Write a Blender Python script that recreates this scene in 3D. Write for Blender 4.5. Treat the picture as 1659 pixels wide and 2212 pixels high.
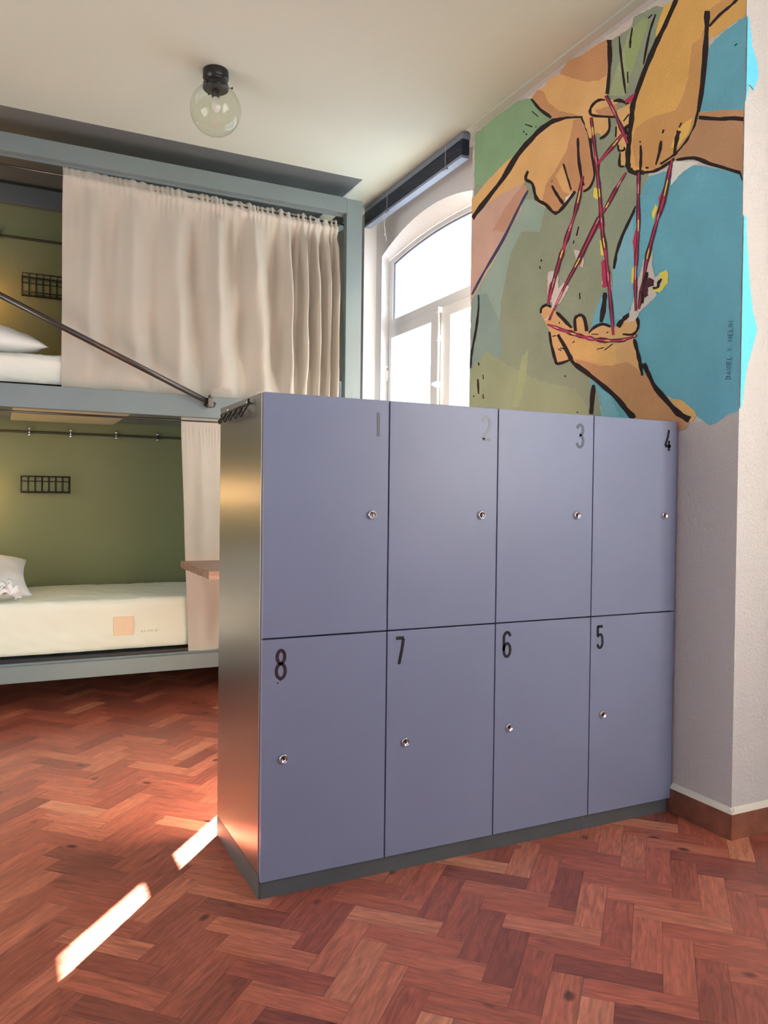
import bpy, bmesh, math, random
from mathutils import Vector, Matrix, noise
from mathutils.geometry import tessellate_polygon
for o in list(bpy.data.objects): bpy.data.objects.remove(o)
S = bpy.context.scene
C = S.collection
PI = math.pi
# ------------------------------------------------------------------ camera
CAM_X, CAM_Y, CAM_Z = -2.374, -2.267, 1.205
YAW, PITCH, ROLL, FPX = math.radians(25.995), math.radians(-0.915), math.radians(0.685), 1711.5
fw = Vector((math.sin(YAW)*math.cos(PITCH), math.cos(YAW)*math.cos(PITCH), math.sin(PITCH)))
rt = Vector((math.cos(YAW), -math.sin(YAW), 0)); up = rt.cross(fw)
r2 = rt*math.cos(ROLL)+up*math.sin(ROLL); u2 = -rt*math.sin(ROLL)+up*math.cos(ROLL)
cd = bpy.data.cameras.new('camera'); cd.sensor_fit = 'HORIZONTAL'; cd.sensor_width = 36
cd.lens = FPX/1659*36; cd.clip_start = .05; cd.clip_end = 200
cam = bpy.data.objects.new('camera', cd); C.objects.link(cam)
cam.matrix_world = Matrix(((r2.x,u2.x,-fw.x,CAM_X),(r2.y,u2.y,-fw.y,CAM_Y),(r2.z,u2.z,-fw.z,CAM_Z),(0,0,0,1)))
S.camera = cam
# ------------------------------------------------------------------ light
S.view_settings.view_transform = 'Standard'; S.view_settings.look = 'None'
S.view_settings.gamma = 1; S.view_settings.use_curve_mapping = False
S.view_settings.exposure = 0.0
w = bpy.data.worlds.new('world'); S.world = w; w.use_nodes = True
bgn = w.node_tree.nodes['Background']
bgn.inputs[0].default_value = (.62, .78, 1, 1); bgn.inputs[1].default_value = 3.6
def light(name, kind, loc, energy, color, direction=None, **k):
    l = bpy.data.lights.new(name, kind); l.energy = energy; l.color = color
    for a, b in k.items(): setattr(l, a, b)
    o = bpy.data.objects.new(name, l); C.objects.link(o); o.location = loc
    if direction: o.rotation_euler = Vector(direction).to_track_quat('-Z', 'Y').to_euler()
    return o
SUN = Vector((1, 1.21, 1.570*.738)).normalized()       # towards the sun
light('sun', 'SUN', (5, 6, 5), 150, (1, .93, .80), -SUN, angle=.006)
# added blue fill from behind the camera, set at an unseen window opening
light('camera_side_fill', 'AREA', (-1.6, -4.40, 1.75), 24, (.55, .68, 1), (0.12,1,-.05), shape='RECTANGLE', size=2.0, size_y=1.6)
# added warm fill from the unseen left side of the room
light('warm_left_fill', 'AREA', (-4.30, .6, 1.35), 40, (1, .84, .62), (1,.15,.05), shape='RECTANGLE', size=1.6, size_y=1.9)
# ------------------------------------------------------------------ helpers
def empty(name, loc=(0,0,0)):
    o = bpy.data.objects.new(name, None); C.objects.link(o); o.location = loc; o.empty_display_size = .05
    return o
def tag(o, label=None, cat=None, group=None, kind=None):
    if label: o['label'] = label
    if cat: o['category'] = cat
    if group: o['group'] = group
    if kind: o['kind'] = kind
    return o
def tree(m):
    m.use_nodes = True; nt = m.node_tree; return nt, nt.nodes, nt.links, nt.nodes['Principled BSDF']
def mat(name, col, rough=.6, metal=0, bump=0, bscale=60, vary=0, vscale=6, spec=.5, coat=0, sheen=0, col2=None, stretch=None):
    m = bpy.data.materials.new(name); nt, N, L, b = tree(m)
    c = (*col, 1); b.inputs['Base Color'].default_value = c; b.inputs['Roughness'].default_value = rough
    b.inputs['Metallic'].default_value = metal; b.inputs['Specular IOR Level'].default_value = spec
    b.inputs['Coat Weight'].default_value = coat; b.inputs['Sheen Weight'].default_value = sheen
    tc = N.new('ShaderNodeTexCoord'); src = tc.outputs['Object']
    if stretch:
        mp = N.new('ShaderNodeMapping'); mp.inputs['Scale'].default_value = stretch; L.new(src, mp.inputs[0]); src = mp.outputs[0]
    if vary or col2:
        n = N.new('ShaderNodeTexNoise'); n.inputs['Scale'].default_value = vscale; n.inputs['Detail'].default_value = 6; L.new(src, n.inputs[0])
        r = N.new('ShaderNodeValToRGB'); r.color_ramp.elements[0].position = .3; r.color_ramp.elements[1].position = .7
        a = col2 or tuple(x*(1-vary) for x in col); r.color_ramp.elements[0].color = (*a, 1)
        r.color_ramp.elements[1].color = (*(col if col2 else tuple(min(1, x*(1+vary)) for x in col)), 1)
        L.new(n.outputs[0], r.inputs[0]); L.new(r.outputs[0], b.inputs['Base Color'])
    if bump:
        n = N.new('ShaderNodeTexNoise'); n.inputs['Scale'].default_value = bscale; n.inputs['Detail'].default_value = 4; L.new(src, n.inputs[0])
        bp = N.new('ShaderNodeBump'); bp.inputs['Strength'].default_value = bump; bp.inputs['Distance'].default_value = .01
        L.new(n.outputs[0], bp.inputs['Height']); L.new(bp.outputs[0], b.inputs['Normal'])
    return m
def srgb(r, g, b, k=1.0):
    f = lambda c: ((c/255+.055)/1.055)**2.4 if c > 10 else c/255/12.92
    return tuple(min(.92, f(c)*k) for c in (r, g, b))
class MB:
    def __init__(s): s.bm = bmesh.new(); s.mi = 0
    def quad(s, pts, mi=None):
        f = s.bm.faces.new([s.bm.verts.new(p) for p in pts]); f.material_index = s.mi if mi is None else mi; return f
    def box(s, x0, x1, y0, y1, z0, z1, bev=0):
        r = bmesh.ops.create_cube(s.bm, size=1)
        for v in r['verts']:
            v.co = Vector((x0+(v.co.x+.5)*(x1-x0), y0+(v.co.y+.5)*(y1-y0), z0+(v.co.z+.5)*(z1-z0)))
        fs = set(f for v in r['verts'] for f in v.link_faces)
        for f in fs: f.material_index = s.mi
        if bev:
            es = set(e for f in fs for e in f.edges)
            q = bmesh.ops.bevel(s.bm, geom=list(es), offset=bev, segments=2, profile=.5, affect='EDGES')
            for f in q['faces']: f.material_index = s.mi
        return s
    def tube(s, pts, r, seg=10, close=False, r1=None, cap=True):
        pts = [Vector(p) for p in pts]; n = len(pts); rings = []
        ref = None
        for i, p in enumerate(pts):
            a = pts[i-1] if (i > 0 or close) else p; b = pts[(i+1) % n] if (i < n-1 or close) else p
            d = (b-a).normalized()
            if ref is None: ref = d.orthogonal().normalized()
            ref = (ref-d*ref.dot(d)).normalized(); bi = d.cross(ref)
            rr = r if r1 is None else r+(r1-r)*i/(n-1)
            rings.append([s.bm.verts.new(p+(ref*math.cos(2*PI*k/seg)+bi*math.sin(2*PI*k/seg))*rr) for k in range(seg)])
        for i in range(n if close else n-1):
            A, B = rings[i], rings[(i+1) % n]
            for k in range(seg):
                f = s.bm.faces.new((A[k], A[(k+1) % seg], B[(k+1) % seg], B[k])); f.material_index = s.mi; f.smooth = True
        if cap and not close:
            for R in (rings[0][::-1], rings[-1]):
                f = s.bm.faces.new(R); f.material_index = s.mi
        return s
    def lathe(s, prof, c, axis='z', seg=32, cap=True):
        rings = []
        for r, h in prof:
            ring = []
            for k in range(seg):
                a = 2*PI*k/seg; u, v = r*math.cos(a), r*math.sin(a)
                q = {'z': (u, v, h), 'y': (u, h, v), 'x': (h, u, v)}[axis]
                ring.append(s.bm.verts.new(Vector(c)+Vector(q)))
            rings.append(ring)
        for A, B in zip(rings, rings[1:]):
            for k in range(seg):
                f = s.bm.faces.new((A[k], A[(k+1) % seg], B[(k+1) % seg], B[k])); f.material_index = s.mi; f.smooth = True
        if cap:
            for R in (rings[0][::-1], rings[-1]):
                f = s.bm.faces.new(R); f.material_index = s.mi
        return s
    def prism(s, poly, f0, f1, hole=None):
        """polygon (a,b) pairs swept from f0(a,b) to f1(a,b)"""
        loops = [poly]+([hole] if hole else [])
        tri = tessellate_polygon([[Vector((a, b, 0)) for a, b in l] for l in loops])
        flat = [q for l in loops for q in l]
        V0 = [s.bm.verts.new(f0(*q)) for q in flat]; V1 = [s.bm.verts.new(f1(*q)) for q in flat]
        for t in tri:
            for V, tt in ((V0, t), (V1, t[::-1])):
                try: s.bm.faces.new([V[i] for i in tt]).material_index = s.mi
                except ValueError: pass
        off = 0
        for l in loops:
            n = len(l)
            for i in range(n):
                a, b = off+i, off+(i+1) % n
                s.bm.faces.new((V0[a], V0[b], V1[b], V1[a])).material_index = s.mi
            off += n
        return s
    def build(s, name, mats, parent=None, smooth=False, sub=0, fix=True):
        if fix: bmesh.ops.recalc_face_normals(s.bm, faces=s.bm.faces)
        me = bpy.data.meshes.new(name); s.bm.to_mesh(me); s.bm.free()
        for m in (mats if isinstance(mats, (list, tuple)) else [mats]): me.materials.append(m)
        if smooth:
            for p in me.polygons: p.use_smooth = True
        o = bpy.data.objects.new(name, me); C.objects.link(o)
        if parent:
            o.parent = parent; o.location = -world_loc(parent)
        if sub:
            m = o.modifiers.new('subdivision', 'SUBSURF'); m.levels = sub; m.render_levels = sub
        return o
def world_loc(o):
    l = Vector(o.location)
    while o.parent: o = o.parent; l += Vector(o.location)
    return l
# All part meshes are written in room coordinates; build() cancels the parent's offset.
MURAL = """
painted_background|cream|0|3056 6400 2987 6400 2934 6404 2838 6386 2781 6404 2726 6410 2678 6422 2615 6408 2533 6405 2475 6421 2433 6422 2361 6415 2300 6431 2252 6427 2200 6441 2146 6446 2076 6428 2035 6447 1971 6439 1916 6436 1872 6450 1815 6449 1774 6458 1702 6455 1671 6456 1612 6455 1556 6457 1491 6454 1457 6462 1401 6459 1360 6455 1312 6460 1250 6461 1224 6470 1159 6456 1127 6468 1083 6467 1041 6466 975 6452 935 6455 909 6475 842 6453 811 6455 763 6453 728 6464 682 6461 641 6447 601 6460 566 6459 510 6446 480 6453 426 6439 403 6451 367 6449 316 6440 302 6458 272 6463 248 6486 210 6496 180 6507 169 6524 148 6524 118 6524 64 6524 36 6514 -11 6488 -53 6454 -92 6442 -148 6402 -189 6380 -227 6354 -265 6331 -299 6320 -333 6289 -382 6260 -411 6247 -456 6221 -493 6200 -526 6178 -548 6158 -548 6142 -548 6110 -548 6104 -548 6080 -548 6053 -548 6047 -548 6018 -548 5993 -548 5995 -548 5974 -548 5959 -548 5936 -548 5924 -548 5914 -548 5899 -548 5876 -548 5868 -548 5863 -548 5837 -548 5817 -548 5811 -548 5788 -548 5775 -548 5749 -548 5718 -548 5687 -546 5660 -548 5630 -542 5601 -548 5567 -545 5536 -548 5515 -548 5483 -539 5449 -539 5419 -534 5391 -533 5371 -537 5336 -536 5299 -537 5280 -530 5246 -531 5213 -530 5192 -525 5154 -526 5124 -534 5092 -528 5065 -521 5034 -522 5003 -520 4975 -527 4946 -521 4924 -527 4890 -525 4864 -516 4837 -527 4803 -529 4770 -523 4742 -524 4716 -521 4676 -517 4651 -519 4625 -514 4601 -529 4555 -527 4527 -529 4505 -523 4472 -523 4437 -526 4406 -516 4383 -524 4349 -523 4319 -518 4289 -520 4263 -528 4230 -518 4209 -519 4173 -529 4137 -520 4116 -526 4086 -520 4062 -516 4026 -524 3993 -519 3960 -523 3940 -514 3901 -529 3868 -522 3848 -514 3820 -516 3781 -527 3751 -515 3731 -517 3691 -515 3663 -523 3635 -528 3608 -521 3581 -514 3554 -517 3522 -513 3481 -517 3452 -523 3423 -523 3390 -526 3363 -521 3334 -523 3305 -520 3281 -525 3246 -513 3221 -526 3189 -518 3154 -525 3128 -518 3097 -512 3062 -477 3056 -443 3063 -419 3049 -373 3049 -340 3042 -298 3037 -275 3033 -235 3026 -188 3023 -157 3022 -99 3015 -69 3012 -18 2996 29 3002 76 2991 119 2977 174 2978 213 2989 254 2984 298 2987 350 2994 398 3000 438 3005 505 3005 546 3010 593 3018 653 3025 690 3015 744 3031 790 3023 854 3041 900 3035 961 3049 1013 3053 1076 3055 1136 3047 1184 3052 1255 3064 1306 3074 1372 3063 1424 3068 1499 3077 1549 3080 1623 3095 1701 3088 1741 3102 1813 3105 1885 3102 1964 3112 2037 3119 2116 3130 2181 3122 2260 3131 2337 3132 2412 3155 2488 3144 2552 3149 2639 3171 2726 3170 2786 3181 2899 3175 2990 3179 3056 3193 3056 3232 3056 3283 3056 3332 3056 3379 3056 3438 3056 3483 3056 3516 3056 3575 3043 3624 3056 3658 3044 3708 3043 3768 3045 3802 3054 3847 3056 3911 3056 3952 3056 3996 3056 4040 3046 4084 3056 4148 3056 4193 3056 4238 3054 4282 3056 4323 3041 4377 3056 4412 3056 4480 3056 4511 3048 4551 3056 4618 3056 4653 3056 4711 3056 4752 3056 4799 3056 4857 3045 4883 3056 4946 3056 4985 3040 5028 3036 5073 3056 5126 3050 5169 3046 5227 3056 5260 3056 5326 3056 5368 3056 5411 3048 5459 3056 5498 3051 5537 3036 5594 3056 5642 3050 5690 3038 5736 3053 5789 3036 5821 3032 5875 3043 5916 3056 5967 3036 6018 3033 6049 3046 6106 3056 6167 3050 6194 3056 6253 3056 6294 3031 6326
painted_background|olive|0|3001 6484 2962 6486 2897 6474 2871 6486 2826 6487 2764 6481 2722 6474 2680 6483 2636 6474 2592 6484 2571 6490 2519 6484 2487 6485 2434 6481 2397 6483 2354 6487 2319 6489 2286 6485 2243 6488 2206 6486 2151 6467 2095 6445 2038 6427 1976 6409 1930 6385 1872 6352 1828 6330 1778 6304 1732 6274 1684 6248 1637 6227 1584 6193 1542 6167 1520 6184 1495 6194 1469 6202 1443 6209 1416 6218 1384 6224 1354 6225 1337 6237 1314 6253 1276 6256 1265 6262 1240 6272 1207 6280 1187 6283 1160 6297 1134 6299 1112 6314 1081 6318 1067 6331 1030 6328 1010 6336 982 6343 968 6352 950 6365 915 6364 896 6370 874 6379 852 6393 823 6393 800 6396 771 6395 734 6389 698 6390 667 6384 637 6383 607 6383 588 6395 579 6416 575 6436 560 6452 534 6445 509 6446 482 6437 446 6428 422 6429 384 6416 350 6416 315 6406 278 6380 240 6355 233 6331 236 6312 245 6295 245 6270 244 6248 241 6223 246 6202 246 6182 255 6167 252 6141 253 6120 258 6105 261 6085 262 6064 272 6039 264 6019 276 5998 269 5979 271 5952 276 5937 285 5921 282 5892 282 5874 282 5854 286 5832 296 5815 289 5789 300 5770 298 5746 298 5722 296 5702 301 5685 308 5666 303 5639 307 5614 313 5600 317 5577 317 5559 314 5530 316 5507 320 5486 322 5469 323 5442 334 5432 335 5407 329 5381 331 5362 337 5343 338 5321 348 5301 344 5272 349 5252 345 5235 347 5206 347 5186 357 5169 356 5145 364 5123 362 5107 367 5087 367 5064 378 5044 387 5020 407 5005 415 4990 423 4973 442 4951 457 4935 461 4915 476 4899 485 4873 508 4861 518 4849 533 4825 542 4808 559 4795 569 4772 576 4753 595 4732 604 4714 615 4698 635 4685 643 4659 653 4638 672 4625 674 4606 690 4583 696 4560 711 4542 719 4521 728 4501 730 4477 745 4457 742 4434 752 4411 750 4391 754 4368 755 4343 760 4322 769 4298 769 4270 782 4256 778 4227 803 4206 824 4181 844 4161 851 4131 855 4111 861 4091 878 4068 890 4047 897 4026 900 4001 915 3981 907 3961 912 3934 913 3903 927 3886 922 3854 919 3838 932 3811 925 3781 931 3756 930 3731 936 3712 937 3683 937 3663 952 3638 952 3613 964 3588 969 3569 983 3544 993 3518 1000 3495 1013 3477 1013 3452 989 3423 964 3399 930 3379 926 3352 915 3322 910 3293 899 3265 900 3238 888 3208 886 3185 877 3161 879 3134 875 3106 872 3087 865 3058 856 3029 900 3037 933 3039 970 3043 1003 3040 1041 3044 1077 3052 1114 3055 1165 3056 1203 3061 1235 3065 1278 3065 1309 3071 1356 3070 1402 3075 1440 3077 1478 3078 1522 3082 1561 3085 1612 3087 1650 3087 1699 3094 1740 3096 1775 3099 1824 3099 1876 3102 1918 3109 1970 3120 2017 3117 2062 3118 2112 3123 2146 3125 2194 3127 2245 3140 2302 3141 2354 3140 2399 3149 2462 3155 2502 3149 2569 3162 2621 3156 2677 3165 2714 3173 2773 3175 2830 3177 2898 3177 2947 3180 3003 3184 3056 3199 3056 3220 3056 3252 3054 3288 3056 3316 3056 3350 3050 3379 3053 3416 3056 3443 3056 3469 3056 3504 3056 3534 3054 3568 3056 3594 3056 3627 3056 3654 3056 3693 3056 3718 3047 3755 3056 3782 3052 3819 3056 3844 3046 3872 3056 3909 3056 3939 3054 3974 3046 4004 3040 4034 3051 4060 3051 4097 3038 4122 3036 4149 3032 4189 3045 4218 3047 4244 3044 4274 3051 4312 3037 4336 3040 4366 3043 4405 3045 4438 3038 4461 3044 4496 3038 4519 3036 4552 3041 4583 3045 4624 3030 4647 3032 4677 3036 4709 3034 4740 3026 4772 3024 4797 3019 4835 3031 4868 3036 4896 3022 4928 3020 4950 3016 4980 3033 5016 3024 5050 3018 5079 3016 5102 3026 5145 3016 5172 3031 5199 3028 5236 3023 5260 3027 5297 3030 5329 3013 5351 3016 5379 3029 5421 3014 5446 3006 5476 3005 5501 3011 5531 3016 5570 3015 5596 3006 5625 3006 5655 3006 5693 3004 5718 3015 5757 3008 5784 3013 5813 3016 5848 3018 5878 3000 5904 3013 5940 3004 5961 3013 5993 3017 6034 3014 6056 3013 6087 3010 6122 3012 6147 3005 6173 2997 6205 3002 6238 2998 6262 3006 6305 2987 6323 2995 6359 3009 6398 2990 6420 2994 6450
painted_background|green|0|3024 6465 2991 6463 2953 6469 2912 6468 2886 6480 2840 6477 2812 6484 2770 6482 2739 6494 2711 6493 2666 6493 2631 6498 2601 6500 2553 6490 2521 6500 2478 6489 2428 6490 2399 6489 2356 6485 2331 6485 2294 6484 2260 6483 2230 6486 2201 6489 2148 6467 2104 6454 2065 6444 2022 6424 1974 6409 1948 6386 1926 6357 1893 6322 1877 6299 1844 6268 1822 6242 1801 6213 1775 6188 1736 6154 1712 6133 1676 6102 1649 6079 1631 6055 1592 6044 1551 6030 1507 6018 1472 6009 1427 5992 1459 5998 1504 6006 1532 6000 1567 6008 1589 6008 1630 6015 1667 6016 1693 6020 1726 6020 1758 6024 1799 6024 1820 6017 1852 6014 1878 6007 1897 5999 1932 5993 1959 5990 1994 5982 2015 5973 2046 5967 2067 5964 2096 5959 2127 5946 2155 5944 2190 5940 2213 5928 2247 5925 2284 5919 2309 5913 2346 5908 2384 5911 2410 5900 2443 5895 2483 5898 2510 5883 2549 5887 2578 5883 2624 5879 2654 5872 2697 5870 2728 5869 2768 5868 2795 5856 2838 5863 2861 5847 2913 5877 2951 5899 3005 5926 3010 5955 3008 5983 3007 6002 3000 6033 3010 6055 3000 6083 3015 6110 3013 6138 3002 6164 3015 6192 3020 6221 3011 6245 3008 6268 3012 6294 3021 6330 3019 6356 3008 6371 3009 6402 3010 6424
painted_background|teal|0|2107 5363 2128 5356 2152 5341 2168 5322 2181 5308 2200 5294 2222 5279 2245 5262 2273 5250 2283 5235 2312 5219 2329 5207 2349 5188 2365 5173 2392 5161 2403 5141 2431 5124 2445 5111 2458 5091 2493 5080 2511 5060 2523 5049 2555 5030 2570 5016 2591 5002 2613 4981 2626 4962 2653 4953 2676 4932 2695 4917 2711 4895 2737 4877 2754 4867 2777 4847 2805 4836 2837 4814 2853 4793 2865 4778 2894 4762 2917 4743 2932 4728 2965 4712 2995 4699 2935 4672 2878 4653 2814 4652 2765 4654 2729 4659 2713 4628 2683 4595 2675 4575 2659 4544 2632 4518 2621 4485 2601 4463 2573 4432 2554 4405 2532 4373 2521 4350 2493 4319 2478 4294 2482 4319 2477 4339 2464 4361 2470 4391 2456 4412 2459 4441 2452 4461 2458 4487 2456 4512 2445 4533 2437 4559 2421 4576 2421 4599 2418 4626 2405 4646 2389 4667 2389 4689 2375 4713 2369 4735 2372 4763 2364 4782 2353 4802 2337 4823 2329 4847 2330 4866 2317 4892 2312 4909 2309 4933 2301 4954 2277 4977 2264 4992 2242 5004 2221 5025 2208 5038 2198 5057 2180 5075 2160 5091 2138 5110 2130 5122 2108 5137 2098 5161 2076 5171 2061 5195 2046 5205 2010 5216 1989 5218 1956 5227 1936 5238 1904 5243 1875 5254 1842 5256 1824 5264 1845 5295 1864 5322 1882 5343 1915 5371 1934 5405 1961 5399 1996 5391 2020 5379 2047 5380 2081 5376
painted_background|teal|0|2173 5486 2131 5472 2090 5453 2055 5436 1998 5414 1957 5404 1921 5384 1883 5367 1842 5347 1798 5312 1761 5289 1724 5260 1720 5245 1732 5218 1741 5206 1745 5182 1758 5167 1767 5141 1771 5122 1776 5102 1782 5079 1800 5062 1807 5043 1833 5048 1881 5061 1922 5075 1953 5091 2001 5100 2030 5112 2079 5120 2124 5134 2157 5144 2205 5160 2251 5177 2283 5188 2330 5202 2314 5217 2314 5239 2295 5259 2293 5281 2272 5303 2271 5323 2257 5342 2240 5365 2232 5387 2220 5401 2208 5426 2195 5440 2192 5467
painted_background|grayteal|0|2990 4678 2968 4686 2902 4670 2879 4680 2824 4664 2774 4664 2735 4655 2697 4626 2690 4594 2675 4565 2669 4550 2630 4520 2631 4486 2594 4454 2566 4430 2544 4392 2522 4375 2533 4344 2510 4330 2471 4287 2468 4272 2462 4242 2464 4208 2465 4188 2443 4153 2438 4138 2435 4109 2446 4076 2425 4047 2430 4024 2421 4003 2424 3973 2448 3953 2443 3936 2469 3898 2465 3888 2479 3851 2504 3844 2525 3824 2537 3802 2557 3779 2562 3751 2571 3718 2611 3701 2606 3685 2618 3666 2653 3633 2652 3603 2679 3585 2682 3557 2722 3546 2723 3519 2766 3491 2773 3482 2793 3461 2789 3434 2875 3425 2916 3436 2967 3447 2999 3442 3056 3448 3056 3471 3056 3507 3051 3531 3056 3555 3056 3582 3056 3600 3056 3634 3056 3670 3056 3689 3056 3722 3055 3739 3056 3769 3056 3783 3034 3804 3034 3839 3056 3865 3056 3884 3056 3917 3040 3950 3034 3968 3034 3992 3030 4026 3050 4043 3053 4075 3028 4103 3039 4118 3045 4153 3031 4166 3030 4191 3030 4232 3013 4248 3041 4276 3028 4312 3032 4335 3027 4356 3004 4383 3028 4414 3023 4432 3024 4461 3023 4474 2999 4501 3010 4535 2995 4561 3010 4580 3009 4597 3004 4639 3022 4658
painted_background|olive2|0|3056 3873 2994 3880 2949 3894 2955 3927 2917 3931 2870 3940 2830 3957 2825 3988 2776 3994 2760 4001 2726 4030 2678 4010 2623 3962 2579 3957 2572 3940 2510 3927 2477 3905 2451 3896 2394 3866 2364 3843 2310 3816 2278 3793 2235 3798 2196 3761 2192 3766 2126 3729 2122 3721 2048 3709 2041 3703 2004 3670 1945 3668 1909 3637 1896 3623 1846 3628 1820 3607 1792 3590 1745 3569 1707 3569 1652 3571 1641 3541 1590 3530 1580 3525 1537 3527 1498 3511 1443 3495 1416 3497 1381 3484 1342 3468 1335 3467 1283 3449 1267 3453 1227 3434 1216 3399 1209 3400 1159 3358 1149 3342 1127 3329 1103 3298 1092 3286 1097 3284 1059 3248 1081 3227 1052 3225 1061 3188 1079 3173 1087 3156 1062 3133 1080 3116 1075 3091 1089 3070 1083 3039 1127 3061 1161 3062 1183 3067 1229 3062 1268 3066 1267 3069 1312 3062 1341 3057 1383 3080 1408 3083 1455 3089 1498 3086 1517 3071 1574 3074 1600 3093 1649 3096 1686 3097 1692 3093 1749 3086 1758 3096 1823 3107 1870 3100 1883 3103 1920 3112 1966 3118 2016 3130 2040 3118 2065 3123 2102 3136 2167 3129 2202 3121 2245 3130 2272 3123 2351 3133 2380 3138 2402 3158 2484 3140 2503 3144 2568 3157 2590 3171 2631 3170 2678 3176 2719 3167 2763 3168 2807 3190 2893 3185 2923 3184 2960 3191 3027 3198 3056 3195 3039 3227 3044 3238 3056 3269 3051 3286 3056 3323 3056 3356 3036 3380 3047 3392 3037 3436 3049 3461 3038 3492 3056 3493 3056 3540 3043 3564 3024 3585 3051 3610 3044 3645 3045 3657 3056 3696 3056 3714 3056 3738 3039 3758 3056 3788 3035 3810 3056 3859
painted_background|sage|0|2070 3867 2043 3879 2006 3891 1992 3907 1954 3915 1969 3897 1969 3875 1970 3849 1977 3833 1971 3804 1980 3780 1978 3759 1990 3738 1985 3720 1994 3697 1985 3672 1994 3650 1999 3626 2016 3609 2017 3585 2029 3564 2037 3540 2045 3513 2050 3489 2065 3470 2070 3448 2087 3428 2100 3409 2103 3381 2109 3362 2169 3367 2217 3373 2205 3393 2207 3418 2193 3442 2185 3457 2178 3482 2180 3512 2162 3527 2165 3556 2157 3574 2150 3595 2135 3622 2132 3640 2130 3669 2118 3683 2118 3712 2114 3737 2094 3751 2097 3781 2093 3800 2081 3820 2076 3846
painted_background|sage|0|859 5938 857 5950 840 5961 832 5983 831 6000 824 6014 813 6032 800 6044 796 6060 784 6070 773 6087 765 6100 760 6119 758 6138 739 6148 730 6159 724 6174 719 6191 710 6206 706 6230 689 6241 684 6259 668 6265 658 6279 654 6302 647 6317 637 6330 628 6344 616 6364 595 6368 568 6365 548 6368 527 6374 505 6380 501 6355 505 6337 508 6320 513 6302 512 6283 513 6266 512 6243 518 6230 524 6208 523 6191 521 6172 528 6155 524 6131 529 6116 533 6099 534 6074 542 6061 550 6045 567 6034 568 6016 579 5999 591 5987 598 5974 608 5962 612 5940 618 5919 623 5904 638 5893 641 5869 648 5849 661 5840 691 5855 711 5865 747 5879 779 5894 802 5910 837 5923
painted_background|green2|0|662 6185 662 6207 653 6222 646 6234 630 6246 628 6264 617 6280 605 6294 604 6315 585 6318 579 6335 572 6354 553 6359 538 6368 511 6366 494 6374 479 6383 458 6380 434 6384 414 6352 394 6318 405 6309 413 6293 419 6274 429 6263 444 6254 453 6239 460 6225 472 6212 477 6190 483 6173 500 6165 503 6148 515 6138 515 6116 529 6105 530 6087 545 6076 545 6054 556 6043 569 6029 576 6013 580 5997 590 5985 599 5969 603 5993 615 6015 623 6044 632 6067 640 6090 647 6113 650 6138 655 6158
painted_background|dark|1|745 6381 740 6329 735 6254 718 6165 700 6058 678 5942 654 5857 730 6374 721 6320 702 6239 692 6154 672 6047 648 5931 641 5852
painted_background|dark|1|587 6377 596 6358 604 6328 610 6298 617 6271 615 6240 615 6220 574 6368 575 6345 582 6314 590 6286 588 6254 592 6228 594 6209
painted_background|dark|1|329 6349 344 6326 368 6296 384 6257 399 6221 413 6184 425 6144 438 6096 447 6042 452 6004 311 6335 324 6310 342 6275 363 6242 376 6206 386 6167 398 6127 411 6078 426 6029 439 5996
painted_background|dark|1|636 6034 635 5985 629 5935 620 6026 616 5977 615 5929
painted_background|dark|1|363 6366 407 6361 351 6351 395 6344
painted_background|dark|1|1968 6274 1863 6176 1955 6277 1852 6178
painted_background|dark|1|2078 6191 1955 6112 2072 6198 1947 6123
painted_background|dark|1|2112 6141 2095 6115 2096 6140 2077 6114
painted_background|dark|1|2067 6089 2042 6070 2053 6097 2029 6077
painted_background|dark|1|1908 6097 1892 6084 1893 6102 1878 6089
painted_background|dark|1|1235 4919 1264 4844 1215 4910 1244 4835
painted_background|dark|1|1294 4811 1307 4785 1279 4803 1291 4778
painted_background|dark|1|1207 4309 1200 4249 1189 4306 1183 4246
painted_background|dark|1|2890 3929 2877 3893 2859 3927 2848 3891
painted_background|dark|1|2896 3749 2896 3666 2875 3581 2867 3746 2849 3661 2851 3578
painted_background|dark|1|2790 3781 2783 3730 2770 3779 2760 3728
painted_background|dark|1|2979 3573 2965 3555 2957 3577 2939 3559
painted_background|dark|1|2785 3570 2779 3519 2764 3569 2752 3518
painted_background|dark|1|1399 3585 1388 3567 1379 3587 1372 3568
painted_background|dark|1|1789 4766 1782 4742 1769 4764 1757 4739
painted_background|dark|1|1809 4705 1794 4674 1788 4703 1777 4673
painted_background|dark|1|1217 3223 1191 3217 1214 3232 1188 3227
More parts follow.
